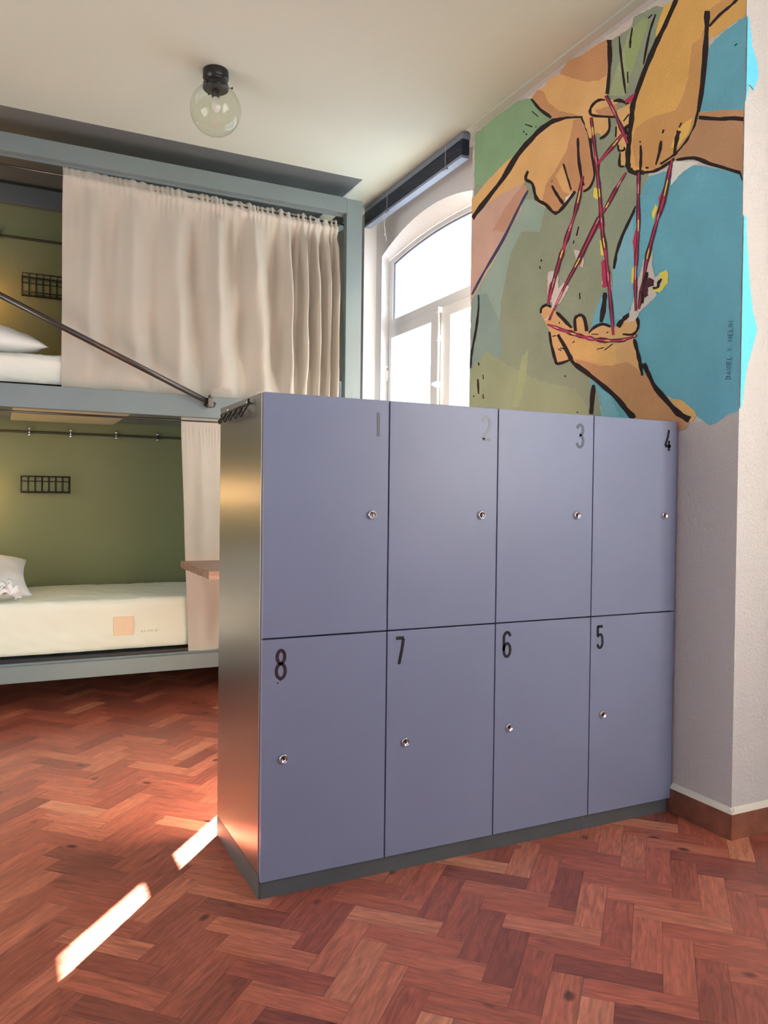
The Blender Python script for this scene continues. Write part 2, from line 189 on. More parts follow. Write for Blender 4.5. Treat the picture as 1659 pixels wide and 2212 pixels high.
painted_background|blue|0|368 5061 340 5060 313 5052 290 5048 263 5046 232 5043 209 5043 181 5031 150 5024 119 5016 94 5009 72 5012 46 5008 24 5010 -3 5012 -25 5002 -48 4992 -80 4983 -101 4979 -132 4963 -155 4956 -181 4945 -203 4934 -227 4923 -245 4909 -267 4901 -298 4882 -316 4874 -336 4865 -364 4847 -386 4835 -402 4830 -425 4814 -445 4808 -470 4791 -488 4781 -505 4776 -528 4761 -546 4753 -548 4739 -548 4733 -548 4723 -548 4712 -548 4700 -548 4693 -548 4671 -548 4657 -548 4639 -548 4622 -548 4605 -548 4585 -548 4570 -548 4554 -548 4541 -548 4516 -548 4506 -548 4488 -548 4465 -548 4450 -548 4437 -548 4417 -548 4404 -548 4386 -548 4372 -548 4355 -548 4335 -548 4323 -548 4307 -548 4290 -548 4273 -548 4252 -548 4237 -548 4225 -548 4204 -548 4191 -548 4173 -548 4153 -548 4143 -548 4123 -548 4110 -548 4089 -548 4073 -548 4056 -548 4041 -548 4024 -548 4012 -548 3994 -548 3972 -548 3961 -548 3942 -548 3929 -548 3912 -548 3896 -548 3879 -548 3862 -548 3844 -548 3829 -548 3816 -548 3799 -548 3778 -548 3761 -548 3748 -548 3729 -548 3714 -548 3699 -548 3681 -548 3668 -548 3651 -548 3634 -548 3617 -548 3602 -548 3587 -548 3568 -548 3555 -548 3535 -548 3516 -548 3501 -548 3488 -548 3472 -548 3456 -548 3441 -548 3418 -548 3408 -548 3392 -548 3374 -548 3354 -548 3342 -548 3320 -548 3306 -548 3292 -548 3273 -548 3256 -548 3244 -548 3225 -548 3207 -548 3190 -548 3175 -548 3159 -548 3146 -548 3127 -548 3113 -548 3093 -548 3075 -548 3073 -548 3072 -548 3070 -548 3068 -529 3066 -501 3059 -480 3060 -459 3052 -432 3044 -416 3030 -389 3022 -367 3011 -346 2997 -316 2993 -291 2987 -278 3001 -256 3011 -238 3026 -220 3040 -193 3052 -173 3070 -150 3081 -138 3094 -115 3104 -99 3122 -76 3130 -56 3148 -35 3160 -20 3172 0 3181 22 3197 42 3211 67 3225 84 3232 111 3244 133 3257 159 3273 180 3283 208 3296 230 3305 247 3319 279 3332 304 3342 325 3352 349 3364 360 3355 372 3336 384 3325 398 3309 408 3288 416 3274 430 3263 441 3244 450 3231 462 3211 479 3196 487 3178 497 3162 513 3151 528 3134 535 3118 555 3100 575 3105 603 3107 637 3108 659 3112 692 3110 718 3116 743 3117 781 3117 803 3124 838 3126 860 3125 874 3145 871 3170 882 3192 883 3212 885 3231 895 3252 896 3267 906 3290 905 3309 921 3331 922 3358 933 3377 958 3394 978 3415 1001 3431 1019 3450 1043 3471 1037 3491 1040 3511 1044 3533 1039 3552 1040 3575 1035 3590 1040 3619 1037 3637 1032 3654 1032 3680 1032 3702 1036 3723 1039 3744 1032 3756 1037 3781 1040 3804 1030 3824 1039 3847 1027 3864 1035 3887 1034 3904 1037 3930 1029 3947 1027 3965 1031 3986 1026 4011 1015 4023 1006 4045 995 4062 990 4082 980 4102 971 4117 955 4133 949 4151 929 4169 923 4182 916 4204 908 4222 887 4233 861 4232 822 4228 799 4228 766 4228 758 4241 762 4263 765 4289 762 4307 761 4331 753 4349 748 4368 753 4390 748 4416 752 4437 743 4458 736 4477 726 4488 718 4512 714 4530 709 4551 702 4569 690 4589 686 4603 669 4620 662 4640 653 4658 638 4669 629 4684 614 4698 610 4719 590 4729 582 4745 570 4758 556 4778 551 4791 542 4810 522 4821 520 4842 507 4857 496 4868 485 4882 477 4903 466 4915 452 4927 448 4948 431 4954 431 4978 417 4991 408 5006 400 5022 386 5029 371 5043
painted_background|blue2|0|769 4462 755 4475 746 4494 738 4513 729 4528 710 4542 701 4556 692 4575 686 4595 677 4611 664 4627 655 4639 638 4657 630 4671 613 4686 608 4702 589 4720 578 4732 573 4751 557 4765 551 4783 535 4797 538 4777 535 4757 530 4735 528 4714 530 4693 522 4678 528 4656 523 4632 524 4616 516 4595 523 4574 523 4557 519 4537 518 4511 515 4496 508 4470 514 4457 508 4432 507 4411 508 4395 508 4376 509 4355 510 4333 510 4318 511 4294 513 4276 514 4261 516 4241 519 4217 524 4198 523 4181 518 4157 527 4145 522 4118 522 4102 534 4088 529 4061 543 4048 560 4033 570 4017 589 4007 600 3987 618 3978 631 3960 664 3970 694 3972 727 3980 724 3998 737 4027 735 4045 737 4068 745 4090 749 4111 754 4130 754 4153 761 4178 762 4198 769 4224 775 4242 772 4261 766 4282 767 4297 767 4325 766 4338 766 4363 767 4381 770 4402 770 4421 769 4441
painted_background|blue2|0|1012 3448 991 3437 961 3423 935 3407 912 3390 908 3364 900 3347 894 3326 889 3298 886 3276 888 3261 886 3240 875 3210 877 3193 875 3171 867 3153 865 3128 828 3122 800 3122 766 3118 731 3120 706 3118 672 3108 643 3105 654 3129 663 3143 669 3168 686 3186 699 3202 709 3227 719 3242 734 3265 743 3285 757 3303 765 3319 776 3343 810 3352 838 3370 861 3383 895 3393 927 3413 961 3425 983 3438
painted_background|blue|0|-215 5778 -225 5792 -233 5797 -240 5815 -257 5816 -266 5823 -281 5834 -298 5832 -317 5836 -332 5844 -346 5844 -359 5852 -382 5853 -402 5850 -422 5850 -437 5853 -453 5855 -470 5855 -486 5863 -508 5860 -527 5857 -539 5862 -548 5866 -548 5860 -548 5856 -548 5845 -548 5844 -548 5833 -548 5830 -548 5816 -548 5793 -548 5785 -548 5766 -548 5750 -548 5733 -548 5714 -548 5703 -548 5681 -548 5671 -548 5654 -548 5633 -548 5617 -548 5603 -548 5588 -548 5575 -548 5554 -548 5535 -548 5520 -548 5503 -548 5491 -548 5476 -548 5459 -548 5443 -548 5425 -548 5407 -548 5391 -548 5375 -548 5361 -548 5344 -548 5330 -548 5309 -548 5297 -548 5278 -548 5260 -548 5248 -548 5230 -548 5217 -548 5195 -548 5179 -548 5162 -548 5151 -548 5134 -548 5139 -548 5150 -548 5156 -548 5169 -548 5176 -548 5188 -548 5196 -527 5208 -504 5214 -489 5219 -466 5230 -448 5243 -427 5250 -401 5258 -379 5269 -358 5280 -343 5289 -317 5297 -296 5305 -273 5314 -252 5320 -231 5326 -214 5336 -186 5345 -170 5352 -143 5361 -150 5379 -150 5396 -155 5408 -153 5431 -161 5447 -164 5462 -164 5479 -168 5493 -169 5511 -173 5530 -176 5550 -179 5562 -184 5577 -187 5597 -188 5612 -193 5632 -191 5649 -200 5658 -200 5678 -198 5697 -201 5711 -205 5727 -209 5744 -207 5768
painted_background|dark|1|-460 5692 -482 5698 -453 5703 -475 5707
painted_background|dark|1|513 4872 530 4856 550 4830 573 4802 593 4765 620 4726 640 4700 500 4864 508 4843 525 4815 544 4785 573 4752 601 4715 622 4689
painted_background|dark|1|529 4845 552 4822 585 4787 617 4752 642 4718 668 4684 692 4649 714 4614 730 4575 742 4536 758 4493 765 4448 767 4415 504 4828 524 4803 554 4767 582 4729 611 4698 635 4664 656 4629 673 4593 693 4558 713 4523 717 4477 730 4435 741 4406
painted_background|dark|1|879 4239 893 4214 891 4172 902 4131 918 4084 922 4029 925 3990 837 4227 828 4196 838 4157 840 4111 844 4060 866 4011 884 3977
painted_background|dark|1|1004 3451 1023 3415 1034 3360 1037 3308 1035 3262 1042 3222 1038 3192 970 3444 958 3402 967 3348 974 3297 982 3254 984 3213 989 3186
painted_background|dark|1|2907 4677 2907 4644 2901 4594 2904 4536 2916 4465 2940 4386 2956 4304 2983 4226 3006 4145 3035 4073 3042 4000 3054 3936 3052 3889 2881 4671 2871 4636 2870 4587 2868 4527 2876 4455 2885 4371 2907 4291 2932 4212 2968 4135 2985 4061 3005 3993 3007 3927 3021 3884
painted_fist|skin|0|3004 5771 2982 5786 2939 5794 2915 5808 2886 5822 2847 5828 2826 5842 2795 5855 2763 5862 2732 5872 2697 5881 2657 5882 2624 5887 2598 5898 2561 5901 2542 5914 2501 5920 2477 5924 2441 5933 2415 5936 2377 5944 2340 5945 2301 5943 2259 5944 2228 5950 2185 5952 2163 5956 2136 5966 2103 5971 2079 5976 2053 5986 2030 5991 2001 6000 1968 6004 1938 6008 1914 6013 1882 6011 1858 6017 1827 6022 1799 6023 1766 6026 1742 6032 1709 6031 1670 6026 1641 6021 1613 6024 1575 6016 1547 6018 1518 6012 1491 6013 1448 5994 1414 5983 1378 5971 1347 5961 1313 5946 1283 5933 1247 5919 1207 5903 1196 5884 1178 5855 1160 5825 1142 5802 1117 5773 1109 5748 1103 5719 1085 5690 1079 5667 1070 5638 1063 5616 1055 5589 1051 5571 1050 5548 1040 5523 1039 5506 1029 5480 1026 5460 1028 5438 1026 5413 1021 5386 1022 5364 1021 5341 1026 5320 1024 5297 1031 5280 1044 5264 1055 5247 1068 5233 1076 5217 1112 5210 1149 5207 1187 5218 1215 5230 1254 5239 1288 5252 1308 5238 1326 5229 1346 5214 1370 5202 1383 5190 1415 5179 1445 5171 1468 5163 1498 5157 1522 5145 1558 5139 1588 5158 1620 5181 1653 5198 1681 5224 1717 5243 1751 5270 1793 5298 1831 5325 1863 5353 1878 5381 1883 5405 1887 5429 1899 5454 1907 5480 1920 5510 1938 5536 1963 5565 1981 5592 2006 5621 2021 5642 2042 5632 2065 5620 2080 5602 2088 5580 2096 5558 2092 5529 2094 5507 2100 5484 2096 5460 2108 5441 2112 5416 2113 5395 2108 5367 2133 5356 2149 5334 2169 5322 2180 5302 2205 5288 2224 5276 2244 5260 2260 5245 2279 5228 2292 5211 2321 5198 2339 5184 2358 5165 2374 5151 2393 5136 2408 5116 2431 5103 2447 5087 2468 5066 2493 5055 2508 5034 2529 5021 2556 5001 2578 4990 2593 4972 2619 4953 2637 4934 2659 4921 2682 4900 2711 4886 2735 4873 2753 4853 2774 4838 2802 4816 2825 4804 2849 4783 2866 4763 2889 4746 2918 4731 2944 4717 2959 4695 2985 4675 3024 4661 3056 4646 3056 4674 3056 4701 3056 4721 3056 4750 3056 4774 3056 4800 3056 4828 3056 4856 3056 4877 3056 4901 3056 4932 3056 4953 3056 4987 3056 5014 3056 5038 3056 5060 3056 5086 3056 5111 3056 5140 3056 5164 3056 5190 3056 5216 3056 5246 3056 5270 3056 5300 3056 5323 3056 5346 3056 5368 3056 5396 3056 5423 3056 5455 3056 5478 3056 5499 3056 5525 3056 5557 3056 5581 3056 5609 3056 5636 3056 5661 3056 5688 3056 5711 3056 5736 3056 5764 3056 5785 3056 5783
painted_fist|pink|0|3056 5535 3056 5542 3039 5555 3025 5578 2985 5592 2946 5587 2915 5600 2882 5602 2843 5607 2797 5613 2769 5615 2732 5620 2700 5627 2654 5624 2619 5626 2583 5628 2532 5624 2507 5631 2459 5633 2415 5632 2372 5628 2332 5629 2292 5627 2259 5624 2206 5621 2174 5619 2128 5613 2086 5613 2104 5593 2126 5585 2139 5567 2138 5539 2158 5524 2174 5504 2157 5473 2146 5450 2141 5427 2116 5395 2110 5371 2122 5351 2151 5335 2161 5317 2180 5303 2197 5289 2227 5275 2244 5257 2259 5248 2283 5231 2304 5216 2317 5199 2342 5181 2351 5165 2365 5144 2388 5137 2414 5117 2433 5101 2455 5083 2463 5071 2491 5056 2507 5031 2531 5020 2549 5004 2567 4982 2601 4972 2614 4953 2651 4939 2673 4927 2678 4904 2711 4884 2725 4869 2747 4855 2785 4836 2800 4817 2825 4804 2846 4780 2877 4766 2894 4749 2916 4727 2934 4714 2971 4701 2979 4675 3025 4657 3056 4648 3056 4674 3056 4704 3056 4723 3056 4752 3056 4776 3056 4799 3056 4830 3056 4853 3056 4879 3056 4905 3056 4929 3056 4955 3056 4983 3056 5008 3056 5037 3056 5063 3056 5086 3056 5112 3056 5143 3056 5169 3056 5190 3056 5222 3056 5240 3056 5271 3056 5294 3056 5323 3056 5346 3056 5374 3056 5400 3056 5424 3056 5448 3056 5474 3056 5506
painted_fist|shade|0|1425 5664 1418 5678 1404 5695 1396 5712 1394 5734 1383 5750 1375 5764 1362 5779 1362 5799 1351 5820 1346 5842 1337 5857 1332 5879 1330 5901 1323 5921 1285 5910 1245 5899 1214 5897 1201 5867 1188 5844 1179 5819 1166 5793 1150 5771 1145 5745 1124 5720 1116 5699 1105 5675 1090 5645 1089 5627 1084 5602 1074 5573 1065 5550 1059 5524 1051 5498 1045 5475 1036 5450 1030 5430 1040 5413 1033 5387 1041 5367 1044 5350 1042 5325 1043 5302 1050 5286 1044 5258 1050 5238 1075 5237 1099 5225 1124 5223 1157 5215 1193 5231 1230 5238 1268 5250 1306 5261 1330 5250 1354 5238 1382 5234 1404 5222 1422 5206 1449 5193 1466 5179 1490 5172 1512 5162 1541 5157 1569 5156 1606 5180 1637 5202 1666 5220 1710 5252 1742 5272 1773 5301 1771 5319 1761 5340 1762 5361 1755 5382 1738 5399 1737 5416 1728 5440 1728 5461 1709 5473 1685 5485 1670 5502 1645 5513 1629 5523 1604 5535 1582 5545 1573 5563 1545 5575 1535 5587 1516 5600 1498 5614 1480 5626 1458 5638 1448 5652
painted_fist|pinkd|0|2078 5599 2113 5596 2134 5583 2154 5572 2183 5562 2216 5555 2239 5545 2267 5529 2291 5512 2326 5502 2348 5495 2381 5482 2407 5468 2421 5448 2452 5439 2465 5415 2493 5400 2516 5387 2535 5369 2546 5351 2577 5343 2592 5318 2611 5306 2639 5285 2585 5278 2538 5262 2491 5250 2455 5232 2410 5220 2364 5206 2347 5222 2334 5240 2300 5252 2290 5274 2264 5290 2256 5311 2235 5318 2214 5338 2205 5358 2185 5372 2167 5386 2145 5400 2119 5416 2100 5431 2085 5450 2071 5464 2056 5488 2028 5499 2012 5518 2031 5538 2057 5574
painted_fist|white|0|1420 5245 1388 5246 1364 5250 1335 5260 1307 5260 1319 5242 1326 5225 1328 5197 1359 5198 1384 5189 1414 5187 1419 5219
painted_fist|skin|0|1569 5493 1554 5509 1532 5517 1513 5534 1493 5544 1474 5557 1457 5571 1440 5579 1436 5559 1428 5531 1414 5507 1411 5482 1409 5462 1396 5432 1391 5410 1393 5385 1380 5363 1376 5335 1372 5317 1355 5291 1349 5264 1334 5240 1381 5269 1419 5287 1460 5319 1474 5339 1484 5362 1504 5387 1525 5419 1539 5441 1554 5469
painted_fist|dark|1|3006 5523 2941 5562 2822 5595 2716 5640 2621 5684 2518 5725 2412 5762 2311 5807 2226 5862 2153 5909 2077 5934 2008 5953 1940 5968 1887 5990 1828 6000 1769 6004 1707 6009 1644 6012 1579 6003 1525 5991 1480 5983 1428 5973 1352 5946 1269 5912 1210 5892 3056 5583 3003 5606 2908 5659 2790 5696 2683 5732 2574 5767 2480 5812 2401 5871 2314 5925 2221 5962 2143 5992 2075 6016 2002 6027 1938 6040 1885 6057 1824 6068 1751 6065 1680 6064 1617 6063 1562 6062 1503 6044 1439 6019 1358 5992 1272 5954 1213 5928
painted_fist|dark|1|1236 5913 1217 5885 1195 5846 1167 5805 1156 5770 1133 5732 1117 5688 1103 5628 1086 5558 1074 5492 1057 5428 1042 5368 1035 5317 1046 5279 1068 5251 1092 5232 1119 5224 1152 5224 1174 5221 1190 5908 1177 5881 1151 5841 1136 5800 1109 5762 1100 5726 1079 5678 1062 5616 1053 5548 1039 5481 1023 5419 1008 5357 1008 5306 1019 5265 1040 5233 1063 5208 1099 5199 1136 5198 1164 5203
painted_fist|dark|1|2031 5717 2047 5700 2073 5676 2071 5639 2032 5601 1986 5575 1951 5549 1937 5503 1914 5441 1896 5382 1838 5337 1785 5301 1734 5270 1687 5222 1626 5169 1562 5123 1499 5127 1442 5142 1395 5165 1348 5193 1296 5219 1264 5241 1992 5693 2005 5675 2020 5650 2028 5633 2005 5622 1959 5593 1913 5549 1884 5492 1871 5432 1836 5384 1810 5352 1760 5324 1703 5285 1645 5233 1601 5181 1562 5159 1524 5155 1483 5177 1432 5195 1378 5218 1332 5248 1297 5268
painted_fist|dark|1|1638 5424 1623 5398 1599 5361 1573 5320 1532 5272 1497 5221 1458 5186 1611 5424 1590 5398 1566 5362 1531 5322 1499 5275 1451 5225 1434 5189
painted_fist|dark|1|1470 5574 1459 5538 1434 5485 1411 5432 1390 5380 1365 5326 1349 5289 1445 5569 1426 5532 1407 5480 1388 5429 1361 5375 1342 5322 1327 5285
painted_fist|dark|1|1268 5734 1273 5691 1264 5625 1260 5563 1256 5514 1247 5467 1232 5418 1216 5363 1202 5309 1194 5271 1241 5724 1231 5675 1231 5613 1222 5551 1212 5501 1199 5454 1192 5408 1180 5355 1164 5300 1148 5261
painted_fist|dark|1|1637 5467 1626 5458 1626 5473 1613 5464
painted_fist|navy|1|2017 5518 2056 5497 2107 5461 2160 5411 2236 5348 2316 5271 2370 5214 1995 5504 2020 5473 2067 5435 2126 5390 2194 5323 2280 5250 2346 5200
painted_fist|navy|1|2172 5391 2240 5331 2345 5246 2454 5159 2565 5078 2683 4996 2788 4914 2896 4840 2986 4767 3042 4712 2144 5374 2208 5311 2303 5221 2404 5129 2513 5047 2635 4967 2756 4896 2851 4816 2942 4744 3010 4696
painted_palm|skin|0|1766 6428 1739 6435 1723 6447 1711 6462 1688 6476 1655 6464 1620 6458 1588 6446 1555 6437 1529 6433 1506 6440 1473 6441 1453 6445 1430 6448 1403 6450 1383 6456 1359 6463 1344 6469 1314 6472 1284 6469 1254 6466 1228 6466 1202 6463 1167 6464 1140 6458 1113 6462 1085 6456 1060 6459 1028 6452 1003 6448 972 6444 949 6439 918 6436 892 6435 875 6408 847 6379 851 6361 854 6343 847 6317 849 6302 850 6280 846 6258 849 6235 852 6222 853 6202 852 6179 853 6159 860 6138 856 6114 857 6097 862 6079 866 6059 865 6038 870 6017 869 5994 872 5980 871 5952 859 5924 835 5889 807 5879 782 5861 748 5847 718 5827 732 5810 742 5792 749 5774 757 5758 768 5737 802 5733 838 5730 828 5707 826 5679 825 5659 816 5634 841 5628 863 5619 882 5609 897 5602 918 5593 937 5616 958 5642 987 5666 1012 5664 1036 5661 1070 5658 1094 5657 1106 5682 1115 5705 1125 5732 1131 5751 1149 5777 1156 5800 1162 5823 1176 5852 1190 5877 1196 5903 1228 5914 1266 5930 1298 5947 1329 5954 1366 5970 1398 5984 1428 6000 1466 6011 1507 6024 1545 6041 1575 6049 1615 6062 1651 6080 1685 6109 1710 6134 1743 6162 1773 6185 1804 6215 1822 6245 1851 6281 1879 6313 1912 6348 1934 6375 1963 6406 1942 6420 1909 6421 1883 6432 1853 6433 1831 6433 1790 6430
painted_palm|shade|0|1536 6442 1517 6453 1502 6467 1474 6473 1457 6479 1441 6490 1411 6498 1382 6498 1339 6489 1308 6480 1276 6473 1243 6466 1212 6454 1181 6454 1154 6457 1123 6452 1102 6457 1073 6452 1043 6455 1015 6449 984 6448 950 6442 921 6437 893 6435 892 6414 886 6388 875 6359 877 6339 869 6307 871 6285 871 6270 865 6243 866 6220 876 6204 868 6180 874 6166 878 6146 876 6122 900 6120 932 6125 959 6121 986 6120 1014 6136 1056 6152 1086 6163 1114 6170 1159 6192 1190 6214 1225 6232 1254 6255 1295 6279 1330 6300 1357 6316 1396 6347 1423 6364 1466 6393 1493 6414
painted_palm|shade|0|1959 6412 1944 6422 1912 6426 1892 6439 1859 6441 1820 6415 1772 6380 1753 6348 1738 6323 1726 6293 1707 6264 1690 6239 1663 6211 1630 6186 1602 6156 1578 6133 1549 6111 1519 6083 1483 6066 1445 6044 1401 6016 1371 6002 1327 5977 1292 5954 1256 5935 1220 5916 1255 5929 1294 5942 1324 5954 1361 5968 1396 5984 1431 5996 1470 6008 1515 6025 1552 6036 1595 6051 1626 6061 1668 6096 1701 6127 1729 6152 1765 6185 1802 6218 1828 6244 1846 6267 1872 6299 1888 6326 1915 6353 1941 6387
painted_palm|shade|0|1025 5878 992 5872 957 5861 926 5855 893 5849 862 5840 832 5833 805 5828 776 5822 749 5816 723 5811 733 5796 742 5775 752 5761 757 5743 768 5724 793 5737 827 5748 857 5762 883 5772 917 5787 945 5801 977 5812 999 5844
painted_palm|dark|1|1984 6401 1951 6357 1904 6295 1846 6233 1780 6171 1712 6112 1658 6074 1958 6401 1920 6358 1866 6298 1815 6240 1748 6184 1680 6128 1640 6084
painted_palm|dark|1|893 6428 881 6389 880 6342 878 6291 874 6240 869 6185 873 6132 882 6072 889 6009 897 5966 826 6396 830 6366 821 6314 817 6261 820 6212 831 6165 835 6112 836 6048 846 5986 850 5941
painted_palm|dark|1|895 5918 917 5930 949 5949 988 5964 1023 5964 1060 5960 1087 5949 1100 5929 1117 5910 1105 5880 1083 5854 1050 5831 1002 5806 920 5770 823 5725 755 5698 898 5905 919 5916 947 5927 971 5931 1002 5936 1032 5930 1054 5921 1074 5911 1071 5888 1073 5875 1064 5866 1042 5852 999 5829 919 5788 823 5745 755 5712
painted_palm|dark|1|791 5850 767 5838 735 5821 707 5807 672 5787 637 5756 608 5736 794 5865 771 5861 737 5854 697 5833 660 5801 618 5772 594 5749
painted_palm|dark|1|856 5742 855 5716 851 5678 851 5647 863 5634 878 5624 896 5618 920 5616 946 5613 965 5610 837 5736 829 5706 821 5666 824 5633 832 5612 849 5598 871 5590 896 5583 930 5586 954 5592
painted_large_hand|skin2|0|104 6349 102 6368 100 6386 97 6403 93 6415 90 6432 87 6450 84 6464 83 6482 78 6500 74 6513 72 6524 47 6515 22 6501 2 6490 -23 6475 -43 6465 -69 6449 -92 6434 -115 6419 -139 6407 -161 6395 -184 6380 -204 6370 -225 6358 -249 6344 -269 6328 -292 6315 -313 6307 -336 6290 -356 6278 -377 6267 -394 6257 -419 6242 -436 6231 -461 6219 -478 6206 -499 6196 -521 6183 -539 6170 -548 6162 -548 6149 -548 6138 -548 6128 -548 6115 -548 6102 -548 6091 -548 6083 -548 6069 -548 6048 -548 6033 -548 6021 -548 6003 -548 5986 -548 5972 -548 5957 -548 5942 -548 5923 -548 5908 -548 5891 -548 5877 -548 5861 -548 5847 -548 5832 -548 5836 -548 5841 -548 5848 -548 5852 -548 5855 -548 5865 -535 5863 -516 5865 -495 5866 -474 5868 -457 5869 -438 5867 -417 5864 -400 5865 -382 5861 -365 5861 -346 5857 -328 5855 -310 5857 -293 5856 -273 5854 -252 5856 -234 5856 -224 5883 -218 5908 -206 5931 -208 5913 -204 5899 -206 5881 -201 5866 -199 5848 -200 5831 -198 5815 -199 5797 -197 5781 -197 5765 -192 5749 -190 5734 -193 5713 -187 5699 -188 5681 -187 5664 -183 5647 -182 5632 -183 5614 -180 5596 -177 5580 -173 5561 -172 5546 -168 5529 -163 5512 -160 5494 -157 5476 -158 5461 -153 5443 -151 5426 -149 5408 -143 5395 -138 5380 -135 5362 -130 5348 -128 5332 -120 5319 -117 5303 -110 5288 -104 5272 -93 5260 -85 5247 -78 5233 -68 5217 -57 5205 -52 5191 -37 5182 -23 5173 -7 5166 6 5157 19 5149 33 5140 49 5130 64 5122 78 5112 96 5112 121 5112 139 5108 164 5103 186 5103 204 5098 229 5098 250 5094 275 5092 300 5092 325 5089 355 5098 382 5105 417 5112 446 5123 475 5129 501 5138 535 5150 567 5177 594 5203 597 5225 599 5249 601 5273 602 5298 600 5317 603 5342 597 5360 595 5382 600 5409 595 5428 596 5450 595 5467 588 5489 588 5507 585 5528 581 5547 574 5564 574 5583 568 5603 564 5619 564 5640 560 5660 557 5681 553 5699 545 5716 542 5738 534 5754 527 5769 520 5783 513 5798 504 5813 493 5825 486 5838 475 5854 467 5868 461 5883 453 5898 444 5908 437 5924 430 5938 419 5952 410 5970 400 5982 390 5998 377 6011 367 6025 362 6038 347 6052 341 6065 333 6079 321 6093 306 6105 293 6113 282 6126 269 6135 260 6150 251 6162 240 6174 227 6185 217 6196 203 6207 198 6222 188 6234 179 6247 171 6261 161 6275 148 6285 141 6301 131 6310 121 6323 113 6338
painted_large_hand|gold|0|104 6338 124 6340 156 6349 176 6351 200 6354 226 6358 234 6348 243 6332 249 6317 260 6307 270 6297 275 6280 282 6267 294 6252 294 6232 304 6218 307 6200 312 6185 310 6160 315 6146 324 6130 323 6112 326 6091 320 6104 306 6120 294 6130 276 6141 266 6148 252 6159 237 6173 229 6188 211 6190 206 6207 191 6217 190 6230 172 6237 169 6257 159 6268 147 6275 138 6292 132 6303 116 6311 109 6319
painted_large_hand|shade2|0|-137 5905 -120 5906 -93 5906 -70 5908 -64 5890 -62 5873 -61 5856 -59 5840 -51 5828 -52 5807 -46 5794 -46 5773 -42 5756 -42 5739 -38 5726 -38 5710 -37 5687 -37 5671 -31 5656 -21 5644 -16 5629 -11 5616 -7 5595 -1 5583 3 5569 15 5555 26 5544 36 5531 41 5520 57 5512 63 5494 78 5488 87 5472 112 5481 131 5481 157 5487 182 5496 216 5502 239 5506 261 5511 294 5518 318 5521 347 5522 367 5525 400 5530 420 5527 440 5523 456 5520 483 5517 499 5514 523 5509 528 5495 532 5475 541 5455 552 5443 551 5423 565 5406 555 5383 550 5362 551 5343 543 5321 541 5303 530 5277 526 5256 522 5235 523 5220 516 5196 484 5180 465 5170 433 5155 409 5144 381 5129 356 5117 330 5104 308 5090 287 5095 269 5100 248 5105 226 5108 209 5114 189 5118 172 5122 150 5124 136 5130 117 5135 98 5140 78 5147 61 5150 44 5159 29 5168 15 5175 -2 5183 -18 5189 -34 5195 -48 5204 -71 5212 -74 5226 -78 5242 -86 5258 -89 5276 -96 5290 -100 5305 -105 5323 -111 5337 -114 5355 -122 5368 -125 5381 -133 5399 -138 5414 -144 5430 -146 5448 -149 5464 -149 5481 -154 5497 -155 5518 -164 5532 -166 5548 -165 5566 -174 5581 -177 5594 -177 5618 -180 5630 -182 5647 -182 5670 -184 5686 -186 5705 -191 5716 -193 5737 -195 5753 -195 5769 -198 5788 -198 5806 -201 5820 -204 5840 -199 5857 -206 5874 -206 5893 -206 5909 -203 5931 -200 5951 -196 5974 -191 5992 -186 5983 -180 5970 -170 5954 -159 5945 -158 5929 -149 5916
painted_large_hand|gold|0|133 5206 125 5221 112 5236 108 5248 96 5260 84 5273 76 5287 64 5300 57 5318 45 5329 25 5330 1 5331 -18 5340 -44 5340 -60 5340 -80 5344 -79 5328 -67 5313 -67 5300 -60 5282 -54 5266 -47 5252 -39 5236 -28 5225 -14 5220 6 5212 20 5201 30 5192 51 5184 66 5174 77 5160 107 5188
painted_large_hand|shade2|0|-211 6082 -228 6082 -248 6081 -265 6083 -286 6084 -307 6084 -321 6084 -338 6092 -349 6102 -364 6108 -376 6116 -386 6126 -402 6133 -422 6121 -448 6107 -466 6098 -493 6082 -512 6071 -536 6056 -548 6044 -548 6034 -548 6030 -545 6026 -527 6023 -514 6021 -497 6016 -482 6010 -468 6007 -454 6000 -437 5998 -424 5988 -404 5988 -391 5981 -373 5978 -359 5970 -342 5969 -327 5964 -309 5967 -297 5958 -279 5954 -263 5952 -251 5946 -230 5946 -232 5964 -231 5979 -223 6001 -223 6022 -221 6040 -216 6060
painted_large_hand|olive3|0|677 5761 643 5757 614 5753 580 5748 584 5728 587 5710 588 5692 593 5672 597 5652 600 5636 603 5615 606 5590 607 5569 608 5546 655 5580 655 5601 661 5624 661 5648 664 5670 670 5694 673 5714 676 5740
painted_large_hand|skin|0|748 5760 718 5757 693 5754 665 5749 636 5745 607 5744 583 5739 578 5721 585 5705 582 5681 585 5664 583 5638 589 5626 586 5604 588 5582 593 5567 587 5542 589 5523 591 5502 593 5482 596 5466 595 5440 598 5422 597 5400 597 5383 599 5360 599 5342 600 5323 601 5301 598 5278 600 5258 604 5235 627 5245 653 5252 685 5257 689 5284 685 5301 694 5327 691 5349 696 5374 692 5395 709 5417 710 5436 721 5463 738 5485 740 5508 745 5530 743 5549 742 5573 743 5591 740 5610 747 5636 742 5651 745 5678 747 5696 744 5714 742 5734
